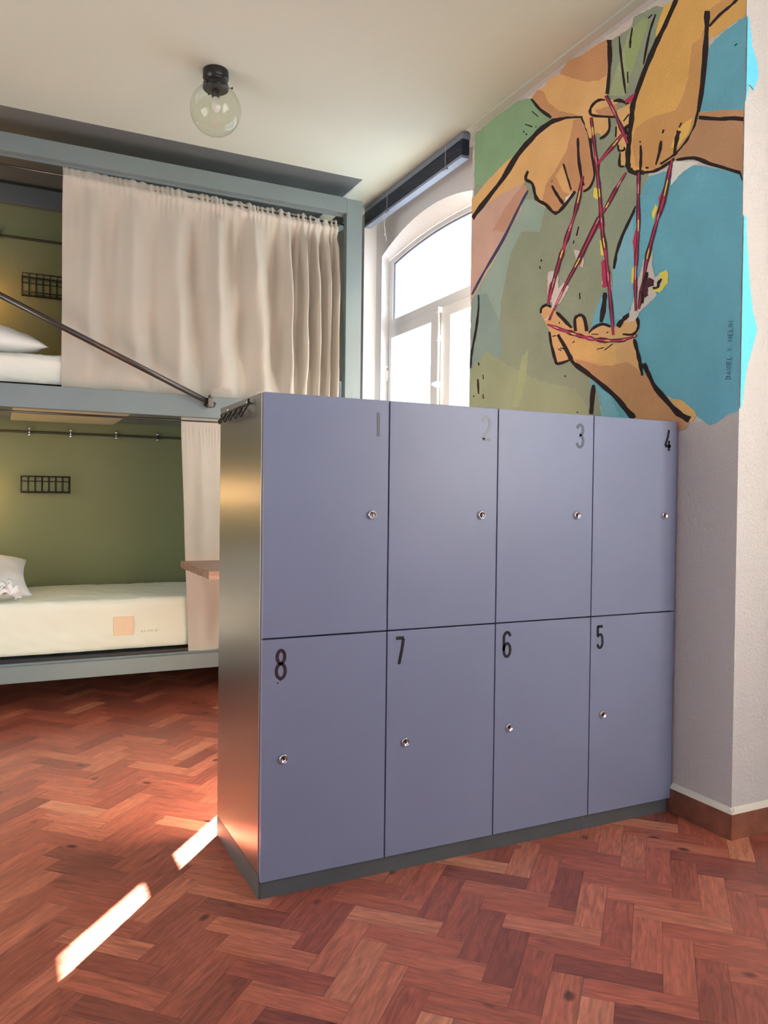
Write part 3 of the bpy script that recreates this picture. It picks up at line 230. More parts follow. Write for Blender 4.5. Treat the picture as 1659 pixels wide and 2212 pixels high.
painted_large_hand|dark|1|98 6425 103 6401 112 6369 137 6340 164 6300 201 6257 236 6214 272 6175 317 6144 350 6098 394 6054 424 5997 465 5945 504 5883 542 5816 577 5760 595 5716 590 5675 601 5637 605 5581 611 5518 628 5464 624 5405 640 5359 633 5310 631 5274 639 5246 616 5212 600 5179 565 5153 529 5131 486 5106 444 5103 415 5090 37 6376 55 6363 73 6337 90 6300 123 6264 159 6221 192 6175 232 6140 263 6097 301 6057 333 6007 378 5961 413 5906 451 5844 493 5782 522 5725 528 5681 539 5651 535 5604 546 5551 564 5495 563 5433 574 5383 570 5330 576 5288 576 5254 567 5226 571 5210 550 5195 539 5177 519 5161 488 5159 450 5139 423 5136
painted_large_hand|dark|1|418 5101 387 5091 344 5079 302 5067 267 5062 239 5065 209 5065 179 5068 150 5073 124 5080 96 5085 76 5096 59 5100 420 5122 390 5114 348 5100 311 5092 284 5095 254 5090 227 5094 199 5098 169 5101 140 5102 116 5110 89 5113 75 5119
painted_large_hand|dark|1|-181 6096 -173 6054 -184 5981 -180 5906 -167 5826 -163 5732 -155 5646 -150 5569 -139 5501 -129 5438 -123 5379 -106 5332 -95 5288 -77 5255 -57 5228 -26 5208 5 5183 41 5161 87 5148 139 5132 201 5126 246 5123 -230 6069 -234 6020 -224 5958 -220 5884 -223 5795 -214 5704 -205 5618 -195 5544 -186 5474 -171 5415 -154 5361 -149 5306 -127 5267 -106 5233 -81 5208 -55 5181 -19 5160 24 5141 66 5121 127 5116 188 5107 231 5101
painted_large_hand|dark|1|-232 5948 -259 5956 -296 5969 -333 5979 -365 5986 -399 5987 -427 5996 -461 5999 -488 6010 -504 6020 -217 5966 -242 5978 -278 5992 -314 6005 -349 6009 -381 6014 -415 6014 -442 6025 -472 6031 -494 6033
painted_large_hand|dark|1|468 5353 470 5326 471 5288 468 5248 473 5209 470 5166 470 5136 451 5346 444 5317 437 5275 438 5236 437 5194 444 5154 451 5128
painted_large_hand|dark|1|240 5300 253 5282 261 5250 265 5216 276 5185 287 5152 295 5129 226 5293 220 5265 222 5231 236 5201 250 5170 267 5140 280 5120
painted_large_hand|dark|1|76 5314 75 5287 94 5261 95 5223 101 5187 105 5152 108 5127 25 5284 43 5268 46 5233 60 5204 70 5172 77 5138 83 5114
painted_large_hand|dark|1|478 5389 473 5375 456 5382 454 5369
painted_large_hand|dark|1|218 5380 229 5354 198 5367 212 5343
painted_large_hand|dark|1|34 5357 55 5329 18 5345 40 5317
painted_large_hand|dark|1|400 5135 365 5121 398 5152 363 5134
painted_large_hand|dark|1|763 5626 766 5541 741 5616 749 5533
painted_large_hand|dark|1|736 5458 736 5443 733 5422 722 5398 692 5385 662 5375 640 5375 632 5386 640 5401 644 5409 716 5451 715 5436 711 5417 705 5408 694 5400 671 5397 655 5394 655 5395 658 5403 662 5411
painted_large_hand|dark|1|706 5385 713 5356 724 5315 720 5277 691 5250 661 5241 643 5237 691 5378 691 5346 691 5302 690 5272 683 5266 663 5259 646 5252
painted_large_hand|dark|1|608 5669 671 5637 593 5655 658 5624
painted_large_hand|dark|1|607 5583 625 5584 650 5580 668 5563 648 5529 624 5499 608 5478 588 5561 599 5554 613 5546 614 5541 613 5528 598 5501 582 5481
painted_forearm|white|0|101 5078 77 5070 51 5060 25 5052 3 5044 -15 5034 -48 5023 -72 5016 -93 5009 -113 5001 -139 4990 -158 4984 -141 4978 -124 4977 -106 4975 -78 4975 -63 4973 -39 4969 -21 4967 -1 4965 19 4955 33 4951 50 4944 63 4932 78 4925 99 4919 109 4909 127 4902 123 4921 125 4938 122 4957 115 4976 117 4995 118 5012 115 5032 105 5045 108 5065
painted_forearm|shade3|0|-144 5356 -163 5346 -190 5338 -212 5328 -232 5322 -253 5318 -274 5313 -295 5303 -322 5292 -343 5289 -361 5282 -380 5272 -404 5263 -422 5255 -448 5241 -466 5237 -484 5225 -510 5216 -529 5210 -548 5199 -548 5195 -548 5186 -548 5176 -548 5168 -548 5159 -548 5150 -548 5142 -548 5127 -548 5111 -548 5091 -548 5074 -548 5056 -548 5039 -548 5028 -548 5010 -548 4996 -548 4974 -548 4959 -548 4944 -548 4926 -548 4913 -548 4894 -548 4879 -548 4863 -548 4842 -548 4829 -548 4813 -548 4796 -548 4779 -548 4761 -548 4745 -548 4729 -548 4711 -548 4698 -548 4681 -548 4661 -548 4648 -548 4660 -548 4677 -548 4692 -548 4703 -548 4717 -548 4731 -548 4744 -536 4755 -517 4767 -496 4782 -474 4792 -455 4805 -430 4819 -412 4833 -391 4845 -373 4857 -350 4873 -325 4887 -309 4896 -284 4912 -268 4923 -240 4937 -219 4953 -197 4963 -179 4978 -152 4991 -132 5007 -108 5023 -85 5030 -57 5037 -32 5045 -7 5050 16 5061 42 5065 67 5075 96 5103 83 5114 66 5121 54 5135 37 5144 17 5152 6 5163 -9 5168 -27 5175 -43 5184 -54 5196 -61 5209 -73 5225 -81 5238 -93 5246 -107 5258 -116 5269 -121 5285 -127 5303 -133 5318 -140 5337
painted_forearm|shade|0|-143 5357 -165 5349 -190 5340 -208 5335 -230 5326 -255 5317 -277 5310 -299 5303 -319 5296 -338 5290 -361 5280 -385 5272 -404 5261 -426 5253 -444 5246 -468 5235 -486 5229 -508 5217 -529 5211 -547 5204 -548 5195 -548 5185 -548 5178 -548 5170 -548 5159 -548 5153 -548 5145 -548 5126 -548 5107 -548 5090 -548 5069 -548 5078 -548 5087 -548 5095 -548 5105 -548 5114 -548 5124 -548 5131 -528 5142 -510 5150 -488 5161 -470 5169 -446 5180 -426 5190 -405 5199 -385 5207 -363 5219 -339 5229 -321 5236 -297 5250 -277 5259 -257 5266 -233 5277 -210 5290 -190 5299 -167 5308 -144 5318 -145 5336
painted_forearm|dark|1|-142 5306 -197 5277 -273 5242 -341 5211 -387 5191 -425 5179 -471 5159 -545 5122 -548 5085 -548 5055 -144 5333 -199 5307 -275 5268 -341 5236 -385 5223 -423 5208 -472 5189 -548 5151 -548 5105 -548 5076
painted_forearm|dark|1|70 5074 21 5057 -46 5040 -106 5017 -149 4989 -191 4957 -242 4924 -299 4891 -359 4856 -428 4815 -521 4756 -548 4696 -548 4654 74 5091 26 5083 -43 5064 -109 5042 -161 5013 -208 4983 -253 4946 -307 4913 -367 4877 -435 4833 -530 4777 -548 4711 -548 4666
painted_open_hand|skin3|0|1782 4275 1741 4281 1708 4295 1676 4307 1634 4280 1602 4258 1571 4231 1539 4207 1513 4177 1482 4158 1456 4138 1436 4114 1403 4092 1380 4075 1352 4053 1330 4032 1303 4011 1249 3991 1251 4014 1253 4040 1254 4062 1251 4085 1221 4099 1192 4114 1163 4092 1129 4074 1115 4051 1111 4028 1104 4008 1096 3984 1088 3963 1075 3938 1050 3949 1015 3956 988 3967 951 3966 922 3971 888 3969 852 3953 819 3935 787 3922 741 3910 699 3907 682 3920 661 3936 643 3955 630 3970 595 3974 572 3981 543 3985 516 3969 487 3955 463 3940 448 3913 434 3887 437 3865 443 3841 446 3818 463 3798 477 3781 495 3759 491 3743 485 3721 476 3703 470 3682 460 3664 451 3640 445 3619 438 3599 435 3577 429 3556 422 3536 415 3517 407 3493 401 3474 394 3451 370 3464 349 3473 334 3455 326 3434 314 3411 300 3393 287 3370 265 3353 253 3337 231 3317 216 3298 198 3282 181 3263 164 3248 145 3232 127 3214 113 3199 91 3184 74 3171 57 3154 42 3138 24 3125 6 3112 -17 3101 -38 3088 -53 3072 -75 3062 -92 3048 -113 3034 -100 3019 -87 3007 -72 2988 -58 2977 -34 2976 -10 2979 16 2983 39 2983 63 2985 84 2984 112 2987 137 2990 161 2992 182 2993 209 2994 236 2995 261 3000 285 3000 312 3003 337 3005 365 3006 392 3009 416 3008 430 3031 447 3046 461 3065 474 3085 490 3106 501 3123 519 3139 539 3160 560 3174 575 3195 593 3212 610 3227 632 3246 654 3264 672 3281 691 3301 709 3315 735 3331 761 3347 784 3359 809 3374 832 3390 858 3406 883 3420 912 3436 939 3450 962 3464 983 3480 1013 3497 1036 3515 1063 3531 1088 3550 1109 3564 1140 3583 1165 3601 1185 3618 1215 3639 1242 3658 1262 3679 1290 3703 1323 3702 1359 3706 1389 3705 1428 3704 1457 3705 1495 3707 1512 3730 1522 3754 1532 3776 1551 3802 1559 3827 1580 3854 1594 3881 1596 3902 1602 3928 1608 3950 1612 3972 1620 3999 1622 4022 1626 4043 1647 4077 1676 4108 1691 4135 1718 4167 1733 4196 1752 4221 1763 4247
painted_open_hand|shade|0|1245 3709 1208 3702 1175 3688 1145 3684 1114 3677 1083 3663 1051 3654 1017 3644 996 3634 957 3626 930 3612 900 3601 868 3599 838 3593 807 3596 775 3587 744 3585 715 3586 687 3587 652 3585 620 3587 586 3589 562 3578 528 3561 505 3546 477 3530 455 3511 431 3492 414 3469 392 3448 370 3463 348 3472 333 3452 324 3435 309 3411 302 3394 282 3371 266 3355 252 3338 236 3316 217 3299 201 3283 184 3267 162 3249 149 3228 127 3215 111 3199 90 3183 79 3172 59 3155 41 3142 27 3128 4 3112 -20 3095 -39 3080 -59 3065 -72 3051 -93 3038 -80 3018 -69 2996 -57 2973 -33 2975 -10 2979 11 2979 38 2981 64 2985 87 2986 107 2985 135 2990 159 2990 188 2995 207 2996 231 2997 259 3001 289 3001 308 3003 334 3004 361 3006 394 3010 414 3009 430 3030 442 3045 459 3067 475 3089 488 3106 503 3120 519 3138 538 3158 559 3176 581 3190 595 3209 613 3225 637 3245 658 3265 674 3283 694 3299 708 3319 738 3330 760 3346 786 3361 808 3373 838 3388 859 3404 889 3423 909 3435 937 3449 964 3463 989 3484 1012 3496 1039 3515 1064 3531 1085 3547 1115 3567 1140 3585 1160 3597 1187 3620 1199 3641 1220 3662 1226 3683
painted_open_hand|gold2|0|1304 3895 1266 3883 1244 3881 1207 3870 1172 3865 1137 3856 1103 3848 1077 3839 1036 3826 1006 3812 974 3800 938 3790 903 3780 879 3776 842 3771 806 3766 778 3764 739 3757 713 3759 708 3738 713 3719 712 3701 703 3676 712 3658 703 3636 701 3612 729 3596 749 3581 788 3589 814 3596 841 3606 870 3620 908 3630 928 3636 957 3644 986 3656 1017 3665 1057 3674 1082 3685 1120 3694 1147 3700 1188 3707 1220 3714 1261 3729 1265 3747 1275 3777 1284 3800 1287 3823 1290 3842 1293 3867
painted_open_hand|gold2|0|114 3236 87 3227 58 3220 24 3218 -2 3208 -27 3201 -55 3185 -76 3167 -99 3150 -109 3142 -127 3131 -152 3110 -159 3094 -175 3071 -158 3059 -146 3038 -128 3017 -111 3042 -93 3050 -69 3072 -54 3091 -35 3100 -27 3120 -1 3132 17 3148 23 3160 44 3179 70 3193 74 3208 103 3224
painted_open_hand|shade|0|21 3083 9 3074 -5 3058 -32 3042 -45 3023 -58 3009 -43 2993 -42 2974 -8 2976 22 2970 17 2996 25 3013 23 3027 24 3052 26 3070
painted_open_hand|dark|1|1748 4236 1747 4249 1745 4266 1739 4278 1718 4282 1693 4287 1674 4285 1656 4283 1637 4267 1614 4259 1784 4244 1782 4258 1784 4279 1768 4296 1748 4311 1713 4315 1676 4316 1643 4298 1610 4284 1600 4267
painted_open_hand|dark|1|1535 4195 1512 4166 1467 4130 1424 4094 1386 4058 1339 4027 1310 4004 1514 4204 1476 4181 1432 4144 1389 4109 1348 4074 1314 4037 1289 4013
painted_open_hand|dark|1|1219 3965 1226 3998 1231 4042 1236 4076 1218 4084 1204 4093 1183 4087 1169 4089 1159 4079 1147 4064 1132 4026 1120 3977 1112 3941 1265 3971 1269 4003 1277 4050 1272 4088 1254 4112 1218 4114 1190 4120 1160 4108 1130 4093 1104 4066 1089 4024 1073 3973 1065 3938
painted_open_hand|dark|1|1055 3914 1035 3923 1006 3935 973 3941 945 3948 913 3951 885 3952 851 3942 813 3925 785 3914 1070 3926 1053 3938 1027 3954 999 3969 964 3976 927 3980 886 3976 842 3964 802 3944 776 3930
painted_open_hand|dark|1|668 3888 648 3898 630 3916 618 3938 588 3944 567 3958 546 3958 530 3958 511 3950 494 3938 482 3924 474 3906 467 3888 462 3869 469 3851 476 3835 490 3826 508 3821 528 3816 561 3822 600 3831 629 3837 712 3916 704 3933 682 3953 645 3961 626 3982 593 3990 558 3994 524 3982 494 3969 469 3951 449 3931 436 3907 433 3884 437 3862 440 3839 454 3822 471 3809 493 3800 523 3799 561 3803 602 3815 631 3823
painted_open_hand|dark|1|507 3765 507 3736 492 3696 472 3657 467 3626 459 3597 443 3565 437 3524 417 3480 407 3449 486 3766 462 3738 449 3697 439 3658 424 3627 412 3597 407 3565 393 3523 389 3479 382 3448
painted_open_hand|dark|1|402 3543 389 3514 365 3474 339 3434 315 3398 292 3360 265 3317 222 3270 170 3224 123 3184 87 3150 58 3117 25 3085 -25 3064 -65 3038 -93 3022 360 3550 340 3523 321 3483 296 3443 278 3406 256 3371 222 3335 175 3295 129 3249 88 3205 53 3170 16 3146 -17 3124 -50 3096 -93 3078 -125 3068
painted_open_hand|dark|1|1515 3980 1487 3941 1446 3888 1412 3841 1390 3806 1367 3777 1349 3749 1335 3723 1307 3698 1274 3668 1227 3627 1163 3590 1099 3552 1037 3516 976 3477 916 3435 856 3389 788 3347 731 3304 686 3262 645 3220 603 3183 566 3146 535 3111 504 3092 1477 3987 1447 3949 1400 3897 1362 3850 1334 3815 1315 3785 1291 3758 1273 3733 1267 3710 1241 3685 1184 3660 1123 3622 1060 3584 1005 3540 944 3501 882 3460 815 3418 752 3372 693 3327 639 3286 593 3245 559 3205 516 3172 474 3143 458 3116
painted_open_hand|dark|1|1642 4036 1636 4001 1628 3951 1609 3898 1593 3845 1573 3790 1549 3748 1541 3724 1522 3704 1483 3693 1420 3693 1347 3704 1295 3710 1610 4033 1600 3998 1585 3948 1573 3897 1546 3845 1523 3791 1508 3750 1496 3726 1499 3723 1490 3723 1433 3721 1358 3724 1304 3727
painted_open_hand|dark|1|1575 3975 1524 3975 1580 3987 1529 3986
painted_open_hand|dark|1|1493 3845 1438 3815 1452 3846 1406 3826 1486 3852 1448 3831 1463 3859 1400 3837
painted_open_hand|dark|1|1278 3862 1249 3877 1287 3869 1262 3886
painted_open_hand|dark|1|948 3751 857 3751 951 3759 860 3760
painted_open_hand|dark|1|848 3727 748 3764 857 3735 756 3773
painted_open_hand|dark|1|830 3875 805 3874 833 3884 809 3885
painted_open_hand|dark|1|1474 4078 1465 4095 1487 4083 1481 4101
painted_open_hand|dark|1|1024 3898 934 3879 1023 3906 934 3887
painted_background|cream|0|1659 4606 1619 4612 1588 4602 1552 4608 1497 4599 1509 4574 1503 4551 1510 4530 1498 4510 1506 4483 1500 4458 1494 4435 1509 4419 1506 4390 1497 4370 1529 4354 1557 4344 1577 4332 1599 4312 1628 4309 1659 4297 1659 4316 1659 4333 1663 4368 1660 4385 1662 4413 1662 4425 1664 4458 1661 4472 1673 4497 1658 4521 1671 4545 1664 4567 1663 4584
painted_background|cream|0|1563 4401 1536 4415 1510 4421 1473 4426 1448 4440 1418 4454 1387 4422 1337 4398 1354 4381 1367 4361 1396 4349 1400 4328 1424 4313 1444 4299 1447 4289 1474 4272 1518 4269 1536 4256 1566 4248 1608 4242 1594 4265 1589 4284 1593 4315 1587 4340 1567 4357 1575 4383
painted_background|cream|0|1285 4718 1248 4709 1215 4694 1184 4673 1139 4657 1152 4644 1148 4615 1146 4596 1138 4565 1150 4548 1146 4520 1182 4541 1215 4557 1233 4578 1238 4602 1254 4622 1256 4647 1271 4677 1278 4693
painted_background|cream|0|899 4316 903 4334 894 4349 891 4365 897 4392 898 4415 888 4426 890 4450 891 4474 875 4488 872 4501 881 4523 877 4543 865 4559 863 4585 859 4606 854 4579 851 4565 846 4536 840 4522 828 4496 815 4473 810 4449 799 4424 797 4406 797 4391 788 4359 783 4344 780 4316 771 4293 777 4274 772 4256 771 4233 800 4244 832 4268 846 4278 882 4292
painted_background|cream|0|402 4398 378 4405 356 4417 334 4426 313 4437 298 4449 306 4432 303 4414 303 4391 303 4372 309 4355 309 4337 307 4324 314 4298 313 4281 305 4261 312 4242 307 4229 300 4202 303 4185 292 4169 283 4144 270 4124 266 4109 255 4085 250 4066 269 4060 286 4048 311 4040 326 4028 342 4022 362 4008 392 4001 400 3995 429 3979 440 3973 451 3953 467 3936 479 3925 496 3914 526 3917 556 3916 582 3908 574 3923 567 3943 556 3960 555 3983 553 4001 540 4015 535 4034 534 4049 521 4071 513 4082 510 4101 496 4115 499 4140 484 4159 487 4175 479 4188 474 4208 467 4223 462 4250 453 4264 441 4277 440 4297 428 4313 428 4327 414 4343 408 4365 411 4380
painted_background|cream|0|361 4304 329 4317 308 4323 300 4305 293 4281 286 4261 276 4239 273 4217 253 4225 234 4232 210 4232 194 4244 175 4246 151 4253 142 4234 132 4212 131 4199 133 4180 149 4170 154 4151 171 4137 178 4121 186 4100 202 4093 227 4101 256 4112 279 4118 302 4124 318 4113 335 4101 339 4076 350 4057 370 4042 384 4031 391 4011 405 3988 448 4001 444 4024 437 4038 437 4058 433 4080 420 4095 420 4112 415 4127 413 4153 409 4169 396 4187 398 4198 394 4223 376 4238 383 4255 374 4271 370 4291
painted_background|yellow|0|233 4239 211 4245 187 4246 171 4250 133 4222 137 4199 137 4181 136 4162 136 4141 154 4133 168 4122 182 4114 199 4101 217 4087 245 4098 275 4108 309 4120 301 4147 274 4140 243 4138 222 4135 202 4145 191 4167 199 4190 218 4211
painted_background|yellow|0|934 4703 890 4698 889 4676 886 4651 885 4630 879 4605 880 4581 873 4557 916 4570 918 4592 923 4614 924 4638 927 4659 931 4682
painted_background|yellow|0|536 4361 504 4372 500 4348 500 4329 499 4309 501 4290 502 4268 502 4247 497 4228 542 4240 539 4259 538 4277 539 4298 539 4318 537 4340
painted_background|yellow|0|319 4749 309 4767 297 4782 287 4796 278 4810 264 4788 254 4767 264 4751 273 4733 283 4716 292 4696 303 4677 308 4704 314 4729
painted_background|yellow|0|1022 5200 984 5177 948 5154 951 5135 959 5112 965 5092 971 5069 997 5092 1029 5118 1029 5143 1028 5158 1021 5181
painted_background|crimson|0|910 4514 884 4521 856 4528 851 4508 849 4484 846 4462 846 4445 843 4425 841 4402 840 4379 833 4356 833 4338 825 4313 823 4296 822 4274 857 4277 886 4279 891 4300 889 4323 893 4344 895 4368 900 4386 901 4409 904 4428 905 4451 904 4471 911 4495
painted_background|crimson|0|978 4885 962 4898 952 4915 932 4925 920 4940 914 4919 907 4899 896 4872 888 4850 881 4830 870 4807 901 4810 941 4812 970 4814 1004 4816 1033 4815 1025 4837 1012 4855 996 4872
painted_background|crimson|0|641 5801 612 5803 595 5810 571 5809 545 5810 527 5812 535 5796 543 5784 558 5768 565 5749 606 5763 648 5774
painted_background|crimson|0|1634 4486 1609 4505 1589 4520 1572 4537 1545 4551 1525 4566 1527 4546 1532 4526 1543 4505 1551 4485 1565 4472 1574 4448 1575 4425 1582 4409 1592 4385 1604 4366 1603 4344 1618 4329 1662 4339 1661 4362 1660 4380 1652 4400 1650 4424 1646 4443 1638 4465
painted_background|crimson|0|528 4588 521 4604 518 4624 510 4638 504 4657 493 4675 491 4692 488 4672 485 4650 486 4632 482 4611 485 4596 484 4575 479 4556 482 4538 480 4518 478 4497 477 4479 473 4457 476 4438 470 4417 487 4405 505 4391 506 4409 511 4429 513 4450 514 4469 515 4488 516 4506 522 4530 523 4549 529 4570
painted_background|crimson|0|247 4838 239 4855 226 4867 219 4880 209 4897 201 4911 188 4924 180 4938 170 4949 160 4920 169 4905 177 4887 181 4873 187 4855 194 4841 198 4823 208 4808 211 4791 219 4773 225 4757 235 4742 240 4727 241 4744 240 4764 242 4782 243 4799 245 4820
painted_background|crimson|0|1232 4595 1217 4615 1197 4632 1182 4646 1160 4663 1146 4683 1150 4661 1153 4641 1160 4621 1166 4598 1171 4582 1187 4563 1203 4545 1216 4573
painted_string#0|plum|1|1191 5360 1220 5293 1255 5196 1291 5108 1305 5033 1343 4978 1390 4927 1428 4869 1443 4799 1497 4746 1522 4678 1559 4612 1583 4539 1626 4460 1648 4371 1672 4311 1155 5342 1174 5272 1190 5166 1227 5077 1273 5017 1304 4958 1329 4896 1351 4831 1410 4784 1421 4711 1464 4652 1490 4582 1532 4518 1562 4435 1606 4355 1629 4295
painted_string#0|crimson|1|1179 5354 1205 5286 1239 5188 1264 5094 1295 5028 1340 4977 1369 4916 1403 4857 1442 4799 1474 4736 1500 4668 1537 4603 1563 4530 1601 4450 1642 4369 1664 4308 1170 5350 1186 5277 1213 5177 1253 5089 1282 5021 1305 4958 1345 4904 1381 4846 1405 4781 1442 4721 1485 4661 1518 4594 1555 4527 1584 4444 1611 4357 1641 4300
painted_string#0|yellow|1|1214 5235 1220 5223 1226 5204 1232 5185 1239 5168 1244 5149 1247 5136 1205 5231 1206 5216 1213 5198 1218 5179 1222 5160 1230 5142 1236 5131
painted_string#0|pinkstr|1|1329 4971 1335 4964 1343 4955 1350 4945 1354 4933 1362 4923 1363 4914 1317 4964 1321 4957 1324 4945 1331 4935 1340 4926 1343 4913 1351 4907
painted_string#0|yellow|1|1447 4763 1457 4757 1463 4745 1469 4734 1476 4722 1481 4710 1483 4700 1439 4759 1439 4749 1445 4737 1452 4725 1457 4713 1464 4702 1470 4694
painted_string#0|pinkstr|1|1564 4531 1571 4522 1577 4508 1586 4494 1589 4477 1594 4461 1597 4449 1553 4526 1554 4515 1561 4501 1565 4486 1575 4472 1583 4456 1588 4445
painted_string#1|plum|1|633 5192 669 5167 717 5128 774 5095 812 5056 849 5017 880 4981 903 4959 928 4943 984 4916 1056 4838 1144 4737 1226 4642 1286 4566 1352 4504 1417 4431 1501 4335 1583 4226 1651 4153 615 5178 644 5147 693 5109 726 5060 766 5023 804 4986 846 4956 873 4935 902 4924 920 4874 990 4797 1085 4702 1161 4604 1242 4540 1307 4478 1381 4411 1465 4316 1559 4215 1614 4136
painted_string#1|crimson|1|631 5190 666 5164 713 5124 753 5080 798 5045 834 5006 875 4977 897 4954 928 4943 960 4900 1038 4827 1121 4723 1200 4627 1269 4556 1337 4495 1406 4425 1495 4332 1580 4225 1639 4148 617 5179 650 5152 697 5112 747 5075 781 5034 819 4996 851 4960 882 4943 904 4925 950 4893 1014 4812 1102 4712 1189 4620 1259 4550 1323 4487 1392 4417 1470 4319 1560 4215 1628 4142
painted_string#1|pinkstr|1|683 5141 692 5138 702 5131 711 5123 718 5114 728 5107 732 5099 676 5136 680 5129 687 5119 696 5112 708 5106 715 5097 724 5093
painted_string#1|yellow|1|832 5005 838 5001 845 4995 850 4987 858 4983 864 4977 865 4970 821 4998 825 4992 830 4985 839 4980 843 4972 851 4967 858 4965
painted_string#1|pinkstr|1|935 4922 943 4918 954 4911 961 4900 972 4888 984 4875 990 4865 927 4916 930 4909 938 4900 949 4892 960 4881 972 4868 982 4860
painted_string#1|yellow|1|1199 4626 1212 4619 1223 4604 1240 4592 1251 4579 1262 4565 1268 4556 1191 4622 1196 4609 1211 4596 1222 4581 1237 4570 1249 4558 1260 4551
painted_string#1|pinkstr|1|1444 4379 1458 4368 1476 4349 1492 4330 1507 4309 1522 4288 1534 4275 1433 4374 1441 4358 1456 4339 1472 4320 1491 4301 1510 4282 1521 4268
painted_string#2|plum|1|1092 5843 1088 5790 1063 5709 1059 5632 1037 5552 1023 5471 1024 5393 997 5303 986 5216 971 5131 959 5051 954 4976 950 4910 943 4859 931 4815 925 4760 910 4677 881 4579 860 4484 850 4406 841 4329 818 4235 806 4102 776 3951 757 3844 1055 5830 1041 5775 1033 5699 1009 5616 1000 5540 985 5460 953 5372 959 5292 935 5202 927 5119 914 5039 906 4963 888 4893 877 4842 885 4804 874 4749 847 4665 833 4570 821 4478 796 4396 788 4320 780 4228 752 4093 736 3945 730 3841
painted_string#2|crimson|1|1083 5840 1070 5784 1062 5709 1040 5626 1023 5547 1021 5470 1002 5387 981 5298 973 5212 956 5127 943 5047 942 4973 924 4903 925 4855 920 4813 906 4756 885 4672 874 4577 847 4482 836 4403 825 4326 808 4233 785 4098 768 3950 752 3844 1067 5834 1058 5781 1037 5701 1027 5621 1013 5544 993 5462 981 5380 971 5296 952 5206 938 5122 932 5044 911 4964 913 4900 898 4847 897 4807 892 4753 877 4670 841 4571 833 4480 812 4399 800 4322 786 4229 773 4096 747 3947 733 3841
painted_string#2|yellow|1|1061 5747 1063 5737 1060 5722 1056 5707 1053 5691 1049 5676 1046 5665 1050 5743 1045 5731 1041 5716 1039 5701 1036 5686 1035 5671 1033 5661
painted_string#2|pinkstr|1|1009 5467 1009 5457 1006 5442 1005 5427 1001 5411 1000 5396 995 5385 999 5464 995 5453 994 5438 990 5422 988 5407 984 5391 986 5382
painted_string#2|yellow|1|959 5168 961 5158 958 5142 956 5127 954 5112 953 5098 948 5086 950 5165 945 5153 944 5138 940 5123 938 5108 936 5093 937 5083
painted_string#2|pinkstr|1|924 4903 924 4896 924 4886 924 4876 921 4867 920 4859 918 4853 915 4900 913 4893 911 4882 908 4872 908 4864 907 4855 907 4850
painted_string#2|yellow|1|895 4716 896 4705 890 4689 889 4673 885 4655 879 4637 875 4624 884 4714 880 4702 878 4687 872 4670 867 4652 867 4635 864 4622
painted_string#2|pinkstr|1|829 4402 828 4392 828 4379 825 4365 823 4350 820 4335 817 4325 819 4400 817 4390 813 4376 810 4362 808 4348 807 4333 808 4323
painted_string#3|plum|1|904 5946 864 5876 807 5776 751 5679 714 5585 656 5490 624 5424 867 5942 823 5872 771 5773 719 5676 656 5578 623 5486 594 5421
painted_string#3|crimson|1|888 5945 854 5875 801 5776 740 5678 695 5583 652 5489 615 5423 883 5944 836 5873 778 5774 732 5677 678 5581 626 5486 601 5422
painted_string#3|pinkstr|1|822 5826 817 5813 805 5794 797 5775 786 5757 774 5738 765 5724 815 5826 804 5812 794 5793 781 5774 771 5755 763 5737 757 5724
painted_string#4|plum|1|672 5541 715 5526 774 5502 838 5479 898 5446 963 5414 1011 5392 648 5517 685 5497 734 5463 796 5438 868 5417 941 5392 995 5376
painted_string#4|crimson|1|668 5536 710 5521 765 5493 824 5465 891 5439 964 5414 1010 5391 653 5522 687 5499 746 5475 806 5448 871 5420 938 5389 993 5375
painted_string#4|yellow|1|729 5501 739 5500 750 5494 761 5489 774 5486 784 5479 789 5473 723 5495 728 5489 739 5484 750 5479 759 5472 772 5468 783 5467
painted_string#5|plum|1|490 5137 497 5085 492 5004 492 4920 495 4838 493 4750 483 4651 490 4545 508 4433 506 4318 512 4199 497 4079 494 3997 455 5124 450 5068 457 4992 457 4908 449 4824 442 4734 449 4640 457 4534 460 4418 477 4310 463 4188 466 4073 462 3991
painted_string#5|crimson|1|480 5133 480 5079 483 5001 479 4916 475 4832 481 4746 476 4649 478 4541 494 4429 501 4316 500 4196 488 4077 482 3994 468 5128 466 5074 465 4995 468 4912 466 4829 456 4738 456 4643 471 4539 472 4422 480 4311 481 4192 476 4075 474 3993
painted_string#5|pinkstr|1|478 5041 479 5030 481 5016 481 5001 479 4984 481 4969 477 4957 469 5037 469 5027 467 5011 466 4995 469 4981 465 4964 469 4954
painted_string#5|yellow|1|472 4744 474 4732 473 4714 473 4697 472 4679 472 4661 472 4648 461 4740 459 4727 460 4711 459 4692 460 4675 461 4657 462 4645
painted_string#5|pinkstr|1|494 4371 496 4357 498 4336 497 4315 499 4294 497 4272 496 4257 483 4367 482 4353 482 4332 485 4312 482 4290 484 4269 485 4254
painted_string#6|plum|1|123 5106 162 5029 195 4910 229 4812 250 4764 263 4733 273 4684 309 4613 343 4523 383 4442 395 4364 403 4291 415 4221 445 4146 455 4065 458 4006 103 5095 116 5005 144 4883 171 4782 197 4735 213 4705 244 4669 266 4591 301 4503 319 4414 350 4346 369 4279 384 4210 384 4125 410 4049 433 3998
painted_string#6|crimson|1|120 5104 146 5021 178 4901 214 4804 233 4755 243 4722 269 4682 295 4606 330 4517 358 4431 382 4359 393 4287 410 4219 420 4138 441 4060 451 4004 107 5098 127 5011 165 4894 189 4791 209 4741 234 4717 245 4669 282 4599 316 4510 348 4426 364 4352 379 4283 387 4211 413 4135 427 4055 441 4000
painted_string#6|yellow|1|158 4960 165 4945 171 4923 178 4901 184 4880 189 4859 192 4844 150 4956 151 4938 158 4916 164 4894 171 4873 178 4853 184 4840
